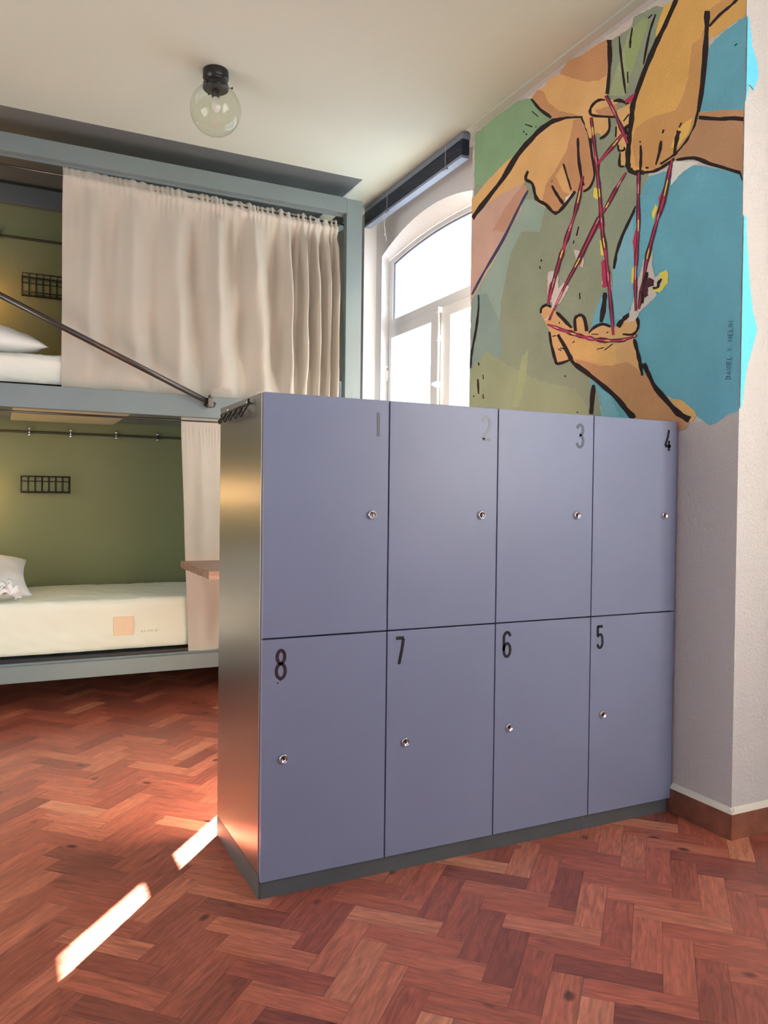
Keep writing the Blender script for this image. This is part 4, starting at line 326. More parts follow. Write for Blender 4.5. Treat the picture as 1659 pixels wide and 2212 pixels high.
painted_string#6|pinkstr|1|242 4722 245 4718 251 4713 254 4705 256 4696 260 4686 263 4679 234 4717 236 4712 237 4705 240 4698 246 4690 251 4681 253 4674
painted_string#6|yellow|1|344 4472 348 4461 354 4446 360 4432 364 4417 368 4404 368 4393 335 4468 338 4457 342 4441 346 4426 351 4412 354 4398 359 4389
painted_string#6|pinkstr|1|405 4217 406 4207 410 4193 414 4179 417 4165 421 4150 421 4138 394 4213 397 4204 399 4189 402 4175 404 4160 407 4144 413 4135
painted_string#7|plum|1|1660 4102 1607 4078 1534 4039 1457 4007 1384 3981 1317 3943 1243 3922 1176 3893 1106 3874 1041 3846 973 3835 910 3807 847 3791 782 3787 719 3775 660 3764 606 3761 560 3770 520 3772 488 3773 467 3779 454 3784 1651 4116 1596 4095 1515 4069 1440 4035 1369 4006 1293 3987 1229 3951 1159 3930 1097 3898 1029 3886 969 3855 904 3852 843 3838 782 3815 721 3807 667 3800 616 3795 569 3793 531 3794 506 3801 486 3805 474 3809
painted_string#7|crimson|1|1657 4107 1605 4080 1530 4045 1453 4014 1382 3983 1309 3958 1241 3926 1171 3904 1105 3876 1039 3854 972 3841 908 3823 846 3805 782 3794 720 3783 662 3776 609 3773 561 3774 523 3778 493 3781 475 3790 460 3791 1653 4113 1596 4094 1518 4065 1443 4029 1371 4003 1304 3967 1231 3946 1166 3915 1096 3899 1032 3878 970 3851 906 3835 844 3825 782 3808 721 3796 665 3788 614 3787 566 3786 528 3789 500 3792 479 3796 467 3800
painted_string#7|pinkstr|1|1566 4068 1557 4062 1542 4056 1528 4049 1513 4043 1497 4038 1487 4034 1562 4074 1551 4071 1537 4064 1521 4060 1506 4053 1493 4045 1483 4041
painted_string#7|yellow|1|1308 3960 1299 3955 1286 3950 1273 3945 1261 3939 1247 3936 1238 3933 1304 3966 1294 3964 1281 3959 1269 3954 1256 3949 1243 3943 1235 3939
painted_string#7|pinkstr|1|1069 3872 1061 3868 1049 3864 1037 3861 1025 3856 1013 3853 1004 3852 1067 3878 1058 3877 1046 3873 1034 3869 1022 3866 1010 3863 1002 3857
painted_string#7|yellow|1|845 3810 837 3809 825 3806 814 3803 802 3800 790 3798 782 3798 845 3818 836 3816 825 3814 813 3812 802 3811 790 3807 782 3804
painted_string#7|pinkstr|1|636 3777 629 3777 619 3775 610 3776 601 3776 592 3775 585 3776 638 3785 632 3784 622 3785 613 3784 604 3785 595 3785 588 3784
painted_string#7|yellow|1|494 3783 491 3783 486 3784 482 3784 478 3785 476 3788 474 3789 500 3791 497 3792 493 3793 490 3795 487 3796 482 3795 479 3795
painted_knot|dark|1|376 4291 390 4265 404 4225 411 4180 421 4133 423 4082 426 4047 345 4279 345 4247 358 4207 367 4165 375 4119 387 4071 392 4037
painted_knot|plum|0|391 4201 365 4220 335 4234 310 4220 279 4198 285 4177 281 4156 318 4156 348 4155 342 4133 350 4114 341 4092 377 4079 389 4106 401 4136 400 4158 392 4178
painted_knot|dark|1|291 4129 276 4125 253 4123 232 4125 218 4136 220 4150 214 4158 206 4165 200 4177 191 4183 294 4146 279 4146 259 4141 247 4141 249 4148 247 4159 248 4176 234 4186 216 4191 208 4197
painted_knot|white|1|1701 4157 1687 4154 1669 4154 1649 4155 1640 4165 1632 4175 1627 4182 1704 4166 1691 4166 1675 4165 1664 4169 1655 4173 1647 4182 1643 4189
signature#0|sign|1|-479 3306 -441 3313 -448 3326 -460 3327 -471 3323 -477 3305 -479 3303 -437 3309 -442 3331 -460 3332 -476 3325 -482 3305
signature#0|sign|1|-481 3339 -444 3354 -482 3357 -480 3336 -437 3355 -481 3361
signature#0|sign|1|-468 3343 -469 3357 -464 3344 -465 3358
signature#0|sign|1|-482 3371 -445 3376 -486 3389 -442 3398 -482 3368 -438 3377 -479 3390 -442 3394
signature#0|sign|1|-483 3404 -442 3411 -483 3400 -442 3407
signature#0|sign|1|-441 3440 -441 3420 -485 3412 -486 3432 -446 3439 -445 3424 -482 3417 -482 3433
signature#0|sign|1|-465 3418 -466 3432 -461 3419 -462 3433
signature#0|sign|1|-444 3452 -486 3444 -488 3465 -444 3456 -483 3450 -483 3466
signature#1|sign|1|-447 3511 -490 3514 -448 3534 -446 3514 -483 3516 -446 3531
signature#1|sign|1|-489 3538 -486 3542 -486 3536 -483 3540
signature#2|sign|1|-489 3579 -451 3586 -477 3592 -452 3608 -490 3600 -489 3575 -447 3583 -470 3593 -448 3613 -490 3604
signature#2|sign|1|-449 3641 -449 3621 -492 3612 -494 3632 -453 3640 -452 3625 -489 3618 -489 3633
signature#2|sign|1|-473 3618 -473 3633 -468 3619 -469 3634
signature#2|sign|1|-451 3653 -493 3644 -495 3664 -452 3657 -490 3650 -490 3665
signature#2|sign|1|-493 3681 -453 3690 -493 3678 -453 3686
signature#2|sign|1|-494 3694 -455 3702 -481 3707 -456 3724 -494 3715 -493 3690 -451 3699 -475 3709 -452 3728 -494 3719
spill|sky|2|0 5893 0 5881 0 5873 0 5864 4 5854 18 5844 19 5833 24 5815 22 5802 26 5783 32 5769 32 5753 41 5737 43 5721 41 5706 45 5695 52 5676 48 5661 57 5644 69 5635 70 5618 81 5601 91 5588 93 5575 105 5563 112 5546 112 5529 113 5515 121 5497 118 5481 124 5466 119 5450 110 5431 99 5409 93 5393 84 5375 81 5352 58 5369 30 5382 27 5360 25 5345 17 5324 18 5307 9 5294 12 5273 6 5256 0 5243 0 5222 0 5202 0 5182 0 5197 0 5219 0 5231 0 5246 0 5267 0 5278 0 5294 0 5311 0 5327 0 5347 0 5362 0 5377 0 5389 0 5407 0 5425 0 5444 0 5457 0 5476 0 5489 0 5505 0 5522 0 5538 0 5556 0 5572 0 5585 0 5600 0 5618 0 5637 0 5648 0 5669 0 5679 0 5699 0 5714 0 5732 0 5748 0 5766 0 5781 0 5798 0 5809 0 5826 0 5844 0 5859 0 5875
spill|sky|2|0 4498 0 4489 0 4473 0 4464 6 4453 27 4450 24 4433 30 4416 31 4395 29 4384 29 4366 33 4350 34 4331 35 4318 39 4303 38 4282 39 4265 41 4254 40 4233 46 4220 46 4206 47 4186 50 4173 52 4155 52 4141 55 4123 59 4107 57 4092 62 4075 67 4055 66 4044 70 4027 68 4010 76 3995 76 3978 76 3962 85 3945 83 3927 89 3910 91 3899 95 3879 100 3867 96 3850 105 3829 106 3815 109 3798 115 3781 119 3765 130 3751 133 3733 138 3721 147 3704 148 3686 158 3671 159 3655 157 3637 146 3622 141 3605 135 3583 130 3571 121 3551 117 3535 115 3520 104 3499 99 3482 91 3468 89 3447 80 3429 73 3414 68 3398 63 3381 57 3363 54 3346 51 3329 51 3313 49 3299 43 3280 38 3265 37 3247 32 3231 35 3214 27 3197 27 3178 28 3165 22 3148 21 3130 19 3113 14 3097 0 3085 0 3073 0 3059 0 3078 0 3096 0 3108 0 3124 0 3139 0 3157 0 3177 0 3193 0 3206 0 3222 0 3243 0 3255 0 3276 0 3288 0 3308 0 3320 0 3336 0 3357 0 3371 0 3388 0 3404 0 3418 0 3436 0 3455 0 3471 0 3485 0 3505 0 3521 0 3537 0 3549 0 3567 0 3585 0 3600 0 3615 0 3630 0 3650 0 3663 0 3682 0 3699 0 3712 0 3729 0 3744 0 3766 0 3781 0 3797 0 3815 0 3830 0 3845 0 3863 0 3879 0 3897 0 3910 0 3929 0 3940 0 3960 0 3974 0 3989 0 4007 0 4021 0 4041 0 4056 0 4075 0 4088 0 4109 0 4123 0 4138 0 4152 0 4173 0 4186 0 4203 0 4220 0 4234 0 4256 0 4266 0 4286 0 4301 0 4316 0 4333 0 4351 0 4367 0 4381 0 4399 0 4413 0 4428 0 4449 0 4461 0 4482
"""
# ------------------------------------------------------------------ materials
def plaster(name, col, strength=.35):
    m = mat(name, col, rough=.85, bump=strength, bscale=110, spec=.2)
    return m
M = {}
M['wall'] = plaster('wall_plaster', (.63, .60, .565), .55)
M['nicheglare'] = mat('white_niche_glare', (.90, .90, .89), .6, bump=.05, bscale=60)  # whiter than the wall, to paint in the window glare on the niche
M['ceil'] = mat('ceiling_paint', (.56, .61, .52), .9, bump=.08, bscale=30, spec=.2)
M['green'] = plaster('dark_green_wall_paint', (.22, .24, .125), .15)
M['slate'] = mat('slate_paint_and_beam_shade', (.125, .145, .15), .6, bump=.1, bscale=40)
M['bunk'] = mat('blue_grey_lacquer', (.175, .220, .225), .38, bump=.02, bscale=200, vary=.05, vscale=3)
M['rodm'] = mat('dark_bronze_tube', (.10, .085, .075), .3, metal=.8)
M['steel'] = mat('chrome', (.75, .74, .73), .15, metal=1)
M['black'] = mat('black_metal', (.012, .012, .013), .35, spec=.5)
M['wire'] = mat('black_wire', (.02, .02, .016), .45, metal=.3)
M['door'] = mat('blue_grey_laminate', (.212, .235, .335), .36, bump=.03, bscale=350, vary=.03, vscale=3, spec=.45)
M['doorgap'] = mat('dark_gap', (.02, .02, .03), .8)
M['carcass'] = mat('anthracite_satin_metal', (.50, .465, .43), .30, metal=1, bump=.02, bscale=200)
M['plinth'] = mat('grey_plinth', (.085, .095, .095), .45, vary=.1)
M['digit'] = mat('black_vinyl', (.012, .013, .02), .25, spec=.6)
M['digit_glare'] = mat('black_vinyl_glare', (.07, .075, .10), .3, spec=.6)  # greyer than the other digits, glare on black vinyl put into the colour
M['curtain'] = mat('beige_pink_cotton', (.51, .472, .405), .9, bump=.12, bscale=420, sheen=.2, spec=.1)
M['sheet'] = mat('white_fitted_sheet', (.80, .81, .74), .8, bump=.1, bscale=300, spec=.15)
M['sheet_bounce'] = mat('sheet_with_bounce_tint', (.76, .79, .66), .75, bump=.12, bscale=14, spec=.2)  # yellow-green tint paints in light reflected onto the white lower sheet
M['pillow'] = mat('white_cotton', (.84, .84, .82), .85, bump=.08, bscale=250, spec=.15)
M['patch'] = mat('orange_label_under_sheet', (.80, .62, .42), .85)
M['patchgrey'] = mat('grey_label_print', (.66, .66, .50), .85)
M['deck'] = mat('deck_bounce_light', (.60, .58, .40), .6, vary=.1, stretch=(1, 8, 8))
M['frame'] = mat('white_window_paint', (.80, .80, .80), .4, bump=.02)
M['seal'] = mat('grey_window_seal', (.18, .20, .25), .5)
M['navy'] = mat('navy_blind', (.018, .026, .060), .45)
M['blindlight'] = mat('blind_rail', (.20, .24, .31), .35)
M['cord'] = mat('white_cord', (.6, .6, .58), .7)
M['clay'] = mat('varnished_skirting', (.26, .095, .055), .45, vary=.35, vscale=14, bump=.15, bscale=30)
M['caulk'] = mat('cream_paint_line', (.80, .74, .62), .8)
def wood(name, a, b, rough=.4, sc=(3, 40, 40)):
    m = mat(name, b, rough, col2=a, stretch=sc, vscale=1.6, bump=.1, bscale=2); return m
M['slab'] = wood('rough_brown_wood', (.20, .11, .075), (.40, .26, .19), .5)
def glass_pane():
    m = bpy.data.materials.new('window_glass'); nt, N, L, b = tree(m); N.remove(b)
    t = N.new('ShaderNodeBsdfTransparent'); g = N.new('ShaderNodeBsdfGlossy'); g.inputs['Roughness'].default_value = .02
    f = N.new('ShaderNodeFresnel'); f.inputs[0].default_value = 1.45; x = N.new('ShaderNodeMixShader')
    ge = N.new('ShaderNodeNewGeometry'); iv = N.new('ShaderNodeMath'); iv.operation = 'SUBTRACT'; iv.inputs[0].default_value = 1; L.new(ge.outputs['Backfacing'], iv.inputs[1])
    mu_ = N.new('ShaderNodeMath'); mu_.operation = 'MULTIPLY'; L.new(f.outputs[0], mu_.inputs[0]); L.new(iv.outputs[0], mu_.inputs[1])
    L.new(mu_.outputs[0], x.inputs[0]); L.new(t.outputs[0], x.inputs[1]); L.new(g.outputs[0], x.inputs[2])
    L.new(x.outputs[0], N['Material Output'].inputs[0]); return m
M['glass'] = glass_pane()
def floor_mat():
    m = bpy.data.materials.new('herringbone_parquet'); nt, N, L, b = tree(m)
    uv = N.new('ShaderNodeUVMap'); at = N.new('ShaderNodeAttribute'); at.attribute_name = 'rnd'
    sep = N.new('ShaderNodeSeparateXYZ'); L.new(uv.outputs[0], sep.inputs[0])
    def math_(op, a, b_=None):
        n = N.new('ShaderNodeMath'); n.operation = op
        for i, q in enumerate((a, b_)):
            if q is None: continue
            if isinstance(q, (int, float)): n.inputs[i].default_value = q
            else: L.new(q, n.inputs[i])
        return n.outputs[0]
    cmb = N.new('ShaderNodeCombineXYZ')
    L.new(math_('MULTIPLY', sep.outputs[0], 5), cmb.inputs[0]); L.new(math_('MULTIPLY', sep.outputs[1], 42), cmb.inputs[1])
    L.new(math_('MULTIPLY', at.outputs['Fac'], 91), cmb.inputs[2])
    g = N.new('ShaderNodeTexNoise'); g.inputs['Scale'].default_value = 1.6; g.inputs['Detail'].default_value = 5; g.inputs['Distortion'].default_value = 1.1
    L.new(cmb.outputs[0], g.inputs[0])
    # coarse figure rings
    cm2 = N.new('ShaderNodeCombineXYZ')
    L.new(math_('MULTIPLY', sep.outputs[0], 4), cm2.inputs[0]); L.new(math_('MULTIPLY', sep.outputs[1], 16), cm2.inputs[1])
    L.new(math_('MULTIPLY', at.outputs['Fac'], 57), cm2.inputs[2])
    wv = N.new('ShaderNodeTexNoise'); wv.inputs['Scale'].default_value = 1.0; wv.inputs['Detail'].default_value = 1; L.new(cm2.outputs[0], wv.inputs[0])
    rings = math_('SINE', math_('MULTIPLY', wv.outputs[0], 60))
    base = N.new('ShaderNodeValToRGB'); e = base.color_ramp.elements
    e[0].position = 0; e[0].color = (.19, .048, .034, 1); e[1].position = 1; e[1].color = (.47, .18, .105, 1)
    for p_, c_ in ((.2, (.27, .068, .044, 1)), (.6, (.36, .095, .058, 1)), (.9, (.42, .132, .078, 1))):
        q = e.new(p_); q.color = c_
    L.new(at.outputs['Fac'], base.inputs[0])
    gr = N.new('ShaderNodeMapRange'); gr.inputs[1].default_value = .3; gr.inputs[2].default_value = .72; gr.inputs[3].default_value = .60; gr.inputs[4].default_value = 1.22
    L.new(g.outputs[0], gr.inputs[0])
    tot = math_('MULTIPLY', gr.outputs[0], math_('ADD', math_('MULTIPLY', rings, .07), 1.0))
    # knots
    vo = N.new('ShaderNodeTexVoronoi'); vo.inputs['Scale'].default_value = 1
    cm3 = N.new('ShaderNodeCombineXYZ'); L.new(math_('MULTIPLY', sep.outputs[0], 5), cm3.inputs[0]); L.new(math_('MULTIPLY', sep.outputs[1], 8), cm3.inputs[1]); L.new(math_('MULTIPLY', at.outputs['Fac'], 333), cm3.inputs[2])
    L.new(cm3.outputs[0], vo.inputs[0])
    kn = N.new('ShaderNodeMapRange'); kn.inputs[1].default_value = .06; kn.inputs[2].default_value = .14; kn.inputs[3].default_value = .25; kn.inputs[4].default_value = 1
    L.new(vo.outputs['Distance'], kn.inputs[0]); tot = math_('MULTIPLY', tot, kn.outputs[0])
    # joints: distance to the plank's edges (uv is in metres)
    du = math_('MINIMUM', sep.outputs[0], math_('SUBTRACT', .270, sep.outputs[0])); dv = math_('MINIMUM', sep.outputs[1], math_('SUBTRACT', .080, sep.outputs[1]))
    d = math_('MINIMUM', du, dv)
    jr = N.new('ShaderNodeMapRange'); jr.inputs[1].default_value = .0003; jr.inputs[2].default_value = .0012; jr.inputs[3].default_value = .45; jr.inputs[4].default_value = 1
    L.new(d, jr.inputs[0]); tot = math_('MULTIPLY', tot, jr.outputs[0])
    tot = math_('MULTIPLY', tot, 1.25); mx = N.new('ShaderNodeVectorMath'); mx.operation = 'SCALE'; L.new(base.outputs[0], mx.inputs[0]); L.new(tot, mx.inputs['Scale'])
    L.new(mx.outputs[0], b.inputs['Base Color'])
    rr = N.new('ShaderNodeMapRange'); rr.inputs[3].default_value = .24; rr.inputs[4].default_value = .42; L.new(g.outputs[0], rr.inputs[0]); L.new(rr.outputs[0], b.inputs['Roughness'])
    b.inputs['Specular IOR Level'].default_value = .55
    bp = N.new('ShaderNodeBump'); bp.inputs['Strength'].default_value = .25; bp.inputs['Distance'].default_value = .002
    L.new(math_('ADD', math_('MULTIPLY', jr.outputs[0], .8), math_('MULTIPLY', g.outputs[0], .25)), bp.inputs['Height']); L.new(bp.outputs[0], b.inputs['Normal'])
    return m
M['floor'] = floor_mat()

# ------------------------------------------------------------------ room shell
ZC, YJ, YB, XL, YF = 3.264, -.276, 3.55, -4.6, -4.5
def planks():
    random.seed(11); L_, W_ = .270, .080; r = math.sqrt(.5)
    U = Vector((-r, r)); V = Vector((r, r)); o0 = Vector((-.899, -.614))
    bm = bmesh.new(); uvl = bm.loops.layers.uv.new('UVMap'); fl = bm.faces.layers.float.new('rnd')
    for i in range(-90, 90):
        for j in range(-22, 22):
            o = o0+(U+V)*W_*i+(U-V)*L_*j
            if not (XL-.2 < o.x < .7 and YF-.2 < o.y < YB+.2): continue
            for kind in (0, 1):
                if kind: p, a, b = o+V*W_, V, U      # long side along V
                else: p, a, b = o, U, V
                c = [p, p+a*L_, p+a*L_+b*W_, p+b*W_]
                uv = [(0, 0), (L_, 0), (L_, W_), (0, W_)]
                f = bm.faces.new([bm.verts.new((q.x, q.y, 0)) for q in c])
                if f.normal.z < 0 or (c[1]-c[0]).cross(c[2]-c[1]) < 0:
                    f.normal_flip()
                f[fl] = random.random()
                for lp in f.loops:
                    k = min(range(4), key=lambda q: (Vector((lp.vert.co.x, lp.vert.co.y))-c[q]).length)
                    lp[uvl].uv = uv[k]
    for co, no in (((XL, 0, 0), (-1, 0, 0)), ((.5, 0, 0), (1, 0, 0)), ((0, YF, 0), (0, -1, 0)), ((0, YB, 0), (0, 1, 0))):
        bmesh.ops.bisect_plane(bm, geom=bm.verts[:]+bm.edges[:]+bm.faces[:], plane_co=co, plane_no=no, clear_outer=True)
    me = bpy.data.meshes.new('floor'); 
    r_ = bmesh.ops.create_cube(bm, size=1)
    for v in r_['verts']: v.co = Vector(((XL+.5)/2+v.co.x*(.5-XL), (YF+YB)/2+v.co.y*(YB-YF), -.053+v.co.z*.1))
    bm.to_mesh(me); bm.free(); me.materials.append(M['floor'])
    o = bpy.data.objects.new('floor', me); C.objects.link(o); tag(o, kind='structure')
planks()
m = MB(); m.box(XL-.2, .6, YF-.2, YB+.2, ZC, ZC+.15); tag(m.build('ceiling', M['ceil']), kind='structure')
m = MB(); m.box(-3.0, -.27, 2.425, YB, ZC-.003, ZC+.02)
tag(m.build('trim_1', M['slate']), 'dark slate painted rectangle of the ceiling above the bunk bed', kind='structure')
m = MB(); m.box(XL-.15, .5, YB, YB+.15, 0, ZC); tag(m.build('wall_back', M['green']), kind='structure')
m = MB()      # left wall with an unseen doorway behind the added warm fill
m.box(XL-.15, XL, YF, -.2, 0, ZC); m.box(XL-.15, XL, 1.4, YB, 0, ZC); m.box(XL-.15, XL, -.2, 1.4, 2.3, ZC)
tag(m.build('wall_left', M['green']), kind='structure')
m = MB()      # wall behind the camera with a window opening
m.box(XL, .5, YF-.15, YF, 0, .95); m.box(XL, .5, YF-.15, YF, 2.55, ZC); m.box(XL, -2.6, YF-.15, YF, .95, 2.55); m.box(-.6, .5, YF-.15, YF, .95, 2.55)
tag(m.build('wall_front', M['wall']), kind='structure')

# window wall (x = 0) with two deep niches, the first one arched
CY = 2.20
def arch(y0, y1, ztop, k, z0, n=24):
    pts = [(y0, z0), (y1, z0)]
    for i in range(n+1):
        y = y1+(y0-y1)*i/n; pts.append((y, ztop-k*(y-CY)**2))
    return pts
fr = arch(1.51, 2.89, 3.08, .275, .95); bk = arch(1.42, 2.98, 3.01, .095, .95)
m = MB()
m.box(0, .262, 2.98, YB, 0, ZC)                       # pier at the bunk
m.box(0, .262, .9, 1.522, 0, ZC); m.box(0, .44, YJ, .9, 0, ZC)                      # pier with the mural
m.box(0, .5, YF, -2.2, 0, ZC)                       # towards the camera
m.box(.1, .262, 1.30, 3.06, 0, .95)                  # under the sill
m.box(.30, .44, -2.2, YJ, 0, 1.12); m.box(.30, .44, -1.02, YJ, 1.12, 3.12); m.box(.30, .44, -2.2, -1.02, 2.95, 3.12)                   # apron of the second niche, plus an unseen pier added to limit its light
m.box(.02, .5, -2.2, YJ, 3.12, ZC)
# arched plate of niche one: front face, splayed reveal
n_ = len(fr)
outer = [(1.522, .95), (2.98, .95), (2.98, ZC), (1.522, ZC)]
tri = tessellate_polygon([[Vector((a, b, 0)) for a, b in outer], [Vector((a, b, 0)) for a, b in fr]])
flat = outer+fr; V = [m.bm.verts.new((.1, a, b)) for a, b in flat]
m.mi = 1
for t in tri:
    m.bm.faces.new([V[i] for i in t]).material_index = 1
m.quad([(0, 2.979, .95), (.1, 2.979, .95), (.1, 2.979, ZC), (0, 2.979, ZC)], 1); m.mi = 0
VF = V[4:]; VB = [m.bm.verts.new((.2, a, b)) for a, b in bk]
for i in range(n_): 
    j = (i+1) % n_; m.bm.faces.new((VF[i], VF[j], VB[j], VB[i]))
outer2 = [(1.30, .85), (3.06, .85), (3.06, ZC), (1.30, ZC)]
tri = tessellate_polygon([[Vector((a, b, 0)) for a, b in outer2], [Vector((a, b, 0)) for a, b in bk]])
V2 = [m.bm.verts.new((.2, a, b)) for a, b in outer2]; W2 = V2+VB
for t in tri: m.bm.faces.new([W2[i] for i in t])
tag(m.build('wall_right', [M['wall'], M['nicheglare']], fix=False), kind='structure')
bpy.context.view_layer.update()

def skirting():
    m = MB()
    m.prism([(-.014, YJ-.014), (0, YJ), (0, .02), (-.014, .02)], lambda a, b: (a, b, 0), lambda a, b: (a, b, .092)); tag(m.build('baseboard_right', M['clay']), kind='structure')
    m = MB(); m.prism([(-.014, YJ-.014), (.3, YJ-.014), (.3, YJ), (0, YJ)], lambda a, b: (a, b, 0), lambda a, b: (a, b, .092)); tag(m.build('baseboard_niche', M['clay']), kind='structure')
    m = MB(); m.prism([(0, .092), (-.014, .092), (-.010, .102), (0, .112)], lambda a, b: (a, YJ-.012, b), lambda a, b: (a, .0, b))
    m.prism([(YJ, .092), (YJ-.014, .092), (YJ-.010, .102), (YJ, .112)], lambda a, b: (-.010, a, b), lambda a, b: (.30, a, b))
    tag(m.build('trim_2', M['caulk']), 'cream paint line along the top of the skirting', kind='structure')
    m = MB(); m.box(XL, -.0, YB-.014, YB, 0, .092); tag(m.build('baseboard_back', M['clay']), kind='structure')
    m = MB()
    m.box(-.045, 0, YJ-.0, 1.522, ZC-.012, ZC); tag(m.build('trim_3', M['ceil']), 'thin plaster line where ceiling meets the painted wall', kind='structure')
skirting()

# ------------------------------------------------------------------ window 1
def window_one():
    root = empty('window_1', (.23, CY, .95)); tag(root, 'tall arched white window behind the lockers', kind='structure')
    g_arch = lambda y: 2.976-.110*(y-CY)**2
    x0, x1 = .2, .226
    m = MB()
    full = arch(1.44, 2.96, 3.005, .10, .95)
    y0, y1 = 1.50, 2.91
    hole = [(y0, 2.51), (y1, 2.51)]+[(y1+(y0-y1)*i/20, g_arch(y1+(y0-y1)*i/20)) for i in range(21)]
    f0 = lambda a, b: (x0, a, b); f1 = lambda a, b: (x1, a, b)
    top = [(1.43, 2.45), (2.97, 2.45)]+[(2.97+(1.43-2.97)*i/24, 3.006-.10*(2.97+(1.43-2.97)*i/24-CY)**2) for i in range(25)]
    m.prism(top, f0, f1, hole=hole)
    m.box(x0, x1, 1.43, 1.46, .95, 2.45); m.box(x0, x1, 2.94, 2.97, .95, 2.45); m.box(x0, x1, 1.46, 2.94, .95, .99)
    m.build('window_frame', M['frame'], root)
    # seal around the fanlight
    m = MB(); s = .012
    inner = [(y0+s, 2.51+.002), (y1-s, 2.51+.002)]+[(y1-s+(y0-y1+2*s)*i/20, g_arch(y1-s+(y0-y1+2*s)*i/20)-s) for i in range(21)]
    m.prism(hole, lambda a, b: (x0+.008, a, b), lambda a, b: (x0+.018, a, b), hole=inner)
    m.build('window_seal', M['seal'], root)
    m = MB(); m.prism(hole, lambda a, b: (x0+.012, a, b), lambda a, b: (x0+.015, a, b)); m.build('fanlight_pane', M['glass'], root)
    for (a, b, ga, gb) in ((2.202, 2.938, 2.324, 2.91), (1.462, 2.198, 1.50, 2.075)):
        m = MB(); xs, xe = x0-.006, x0+.022
        m.box(xs, xe, a, ga, .992, 2.446); m.box(xs, xe, gb, b, .992, 2.446); m.box(xs, xe, ga, gb, 2.378, 2.446); m.box(xs, xe, ga, gb, .992, 1.08)
        sash = m.build('sash', M['frame'], root)
        m = MB(); m.box(x0+.008, x0+.012, ga-.002, gb+.002, 1.078, 2.38); m.build('pane', M['glass'], sash)
    m = MB(); xr = x0-.024
    m.tube([(xr, 2.192, 1.0), (xr, 2.192, 2.44)], .0075)
    for z in (2.43, 2.25, 1.95, 1.62): m.box(xr-.012, x0, 2.178, 2.206, z-.018, z+.018, .003)
    m.build('espagnolette_rod', M['frame'], root)
    m = MB(); m.lathe([(.010, 0), (.012, .02), (.020, .03), (.021, .045), (.012, .055)], (xr-.05, 2.192, 1.95), 'x', 16); m.lathe([(.012, -.001), (.012, .012)], (xr-.002, 2.215, 1.95), 'x', 12)
    m.build('window_knob', M['frame'], root)
    for z in (2.12, 1.3):
        m = MB(); m.tube([(x0-.014, 2.972, z-.05), (x0-.014, 2.972, z+.05)], .009); m.box(x0-.012, x0, 2.955, 2.98, z-.03, z+.03)
        m.lathe([(.012, 0), (.014, .012), (.006, .022)], (x0-.014, 2.972, z+.05), 'z', 12); m.build('window_hinge', M['frame'], root)
    m = MB(); m.box(.0, .2, 1.522, 2.98, .93, .952, .004); m.build('window_sill', M['frame'], root)
window_one()
def window_two():
    root = empty('window_2', (.40, -1.2, 1.12)); tag(root, 'white window of the second niche', kind='structure')
    m = MB(); x0, x1 = .38, .44
    m.box(x0, x1, -2.2, -2.12, 1.12, 2.95); m.box(x0, x1, -1.10, -1.02, 1.12, 2.95); m.box(x0, x1, -2.12, -1.10, 2.87, 2.95); m.box(x0, x1, -2.12, -1.10, 1.12, 1.20); m.box(x0, x1, -1.72, -1.63, 1.2, 2.87)
    m.build('window_frame', M['frame'], root)
    for a, b in ((-2.12, -1.72), (-1.63, -1.10)):
        m = MB(); m.box(x0+.02, x0+.024, a, b, 1.2, 2.87); m.build('pane', M['glass'], root)
window_two()

# ------------------------------------------------------------------ blind
def blind():
    root = empty('venetian_blind', (-.03, 2.2, 3.2)); tag(root, 'dark blue venetian blind pulled up above the arched window', 'blind')
    m = MB(); m.box(-.055, -.005, 1.545, 2.86, 3.222, 3.258, .003); m.build('headrail', M['blindlight'], root)
    m = MB()
    for i in range(16): 
        z = 3.219-i*.0052; m.box(-.058+.0015*(i % 2), -.008, 1.55, 2.855, z-.0034, z, 0)
    m.build('slat_stack', M['navy'], root)
    m = MB(); m.box(-.060, -.008, 1.55, 2.855, 3.116, 3.133, .003); m.build('bottom_rail', M['blindlight'], root)
    for y in (2.48, 1.72):
        m = MB(); m.box(-.07, -.055, y-.02, y+.02, 3.104, 3.114, .002); m.build('clip', M['seal'], root)
        m = MB(); m.tube([(-.064, y, 3.25), (-.064, y, 3.13)], .0015, 6); m.build('ladder_cord', M['cord'], root)
    for dy, L_ in ((0, .21), (.018, .17)):
        m = MB(); m.tube([(-.066+.004*math.sin(k*.9+dy*90), 2.50+dy+.010*math.sin(k*.55+dy*40), 3.13-L_*k/9) for k in range(10)], .0016, 6)
        m.build('pull_cord', M['cord'], root)
blind()

# ------------------------------------------------------------------ mural
PAL = dict(cream=(205,198,188), olive=(140,153,128), olive2=(150,163,128), green=(130,168,128), teal=(146,172,158), grayteal=(132,158,150), sage=(158,172,128), green2=(150,170,112),
  dark=(34,24,24), navy=(52,60,92), blue=(100,172,192), blue2=(122,182,198), skin=(222,176,112), skin2=(222,172,92), skin3=(216,170,112), pink=(205,168,150), pinkd=(196,148,124),
  shade=(196,144,98), shade2=(202,150,88), shade3=(184,138,98), gold=(226,184,92), gold2=(222,178,108), olive3=(176,152,92), white=(232,226,214), yellow=(226,212,88), crimson=(178,48,84), pinkstr=(220,130,150), plum=(74,32,42), sign=(44,66,84), sky=(92,196,226))
MM = {}
for k, c in PAL.items():
    MM[k] = mat('mural_paint_'+k, srgb(*(q*.90+.10*g for q, g in zip(c, (178, 180, 186))), 1.28), .8, bump=.5, bscale=110, vary=.07, vscale=5, spec=.2)
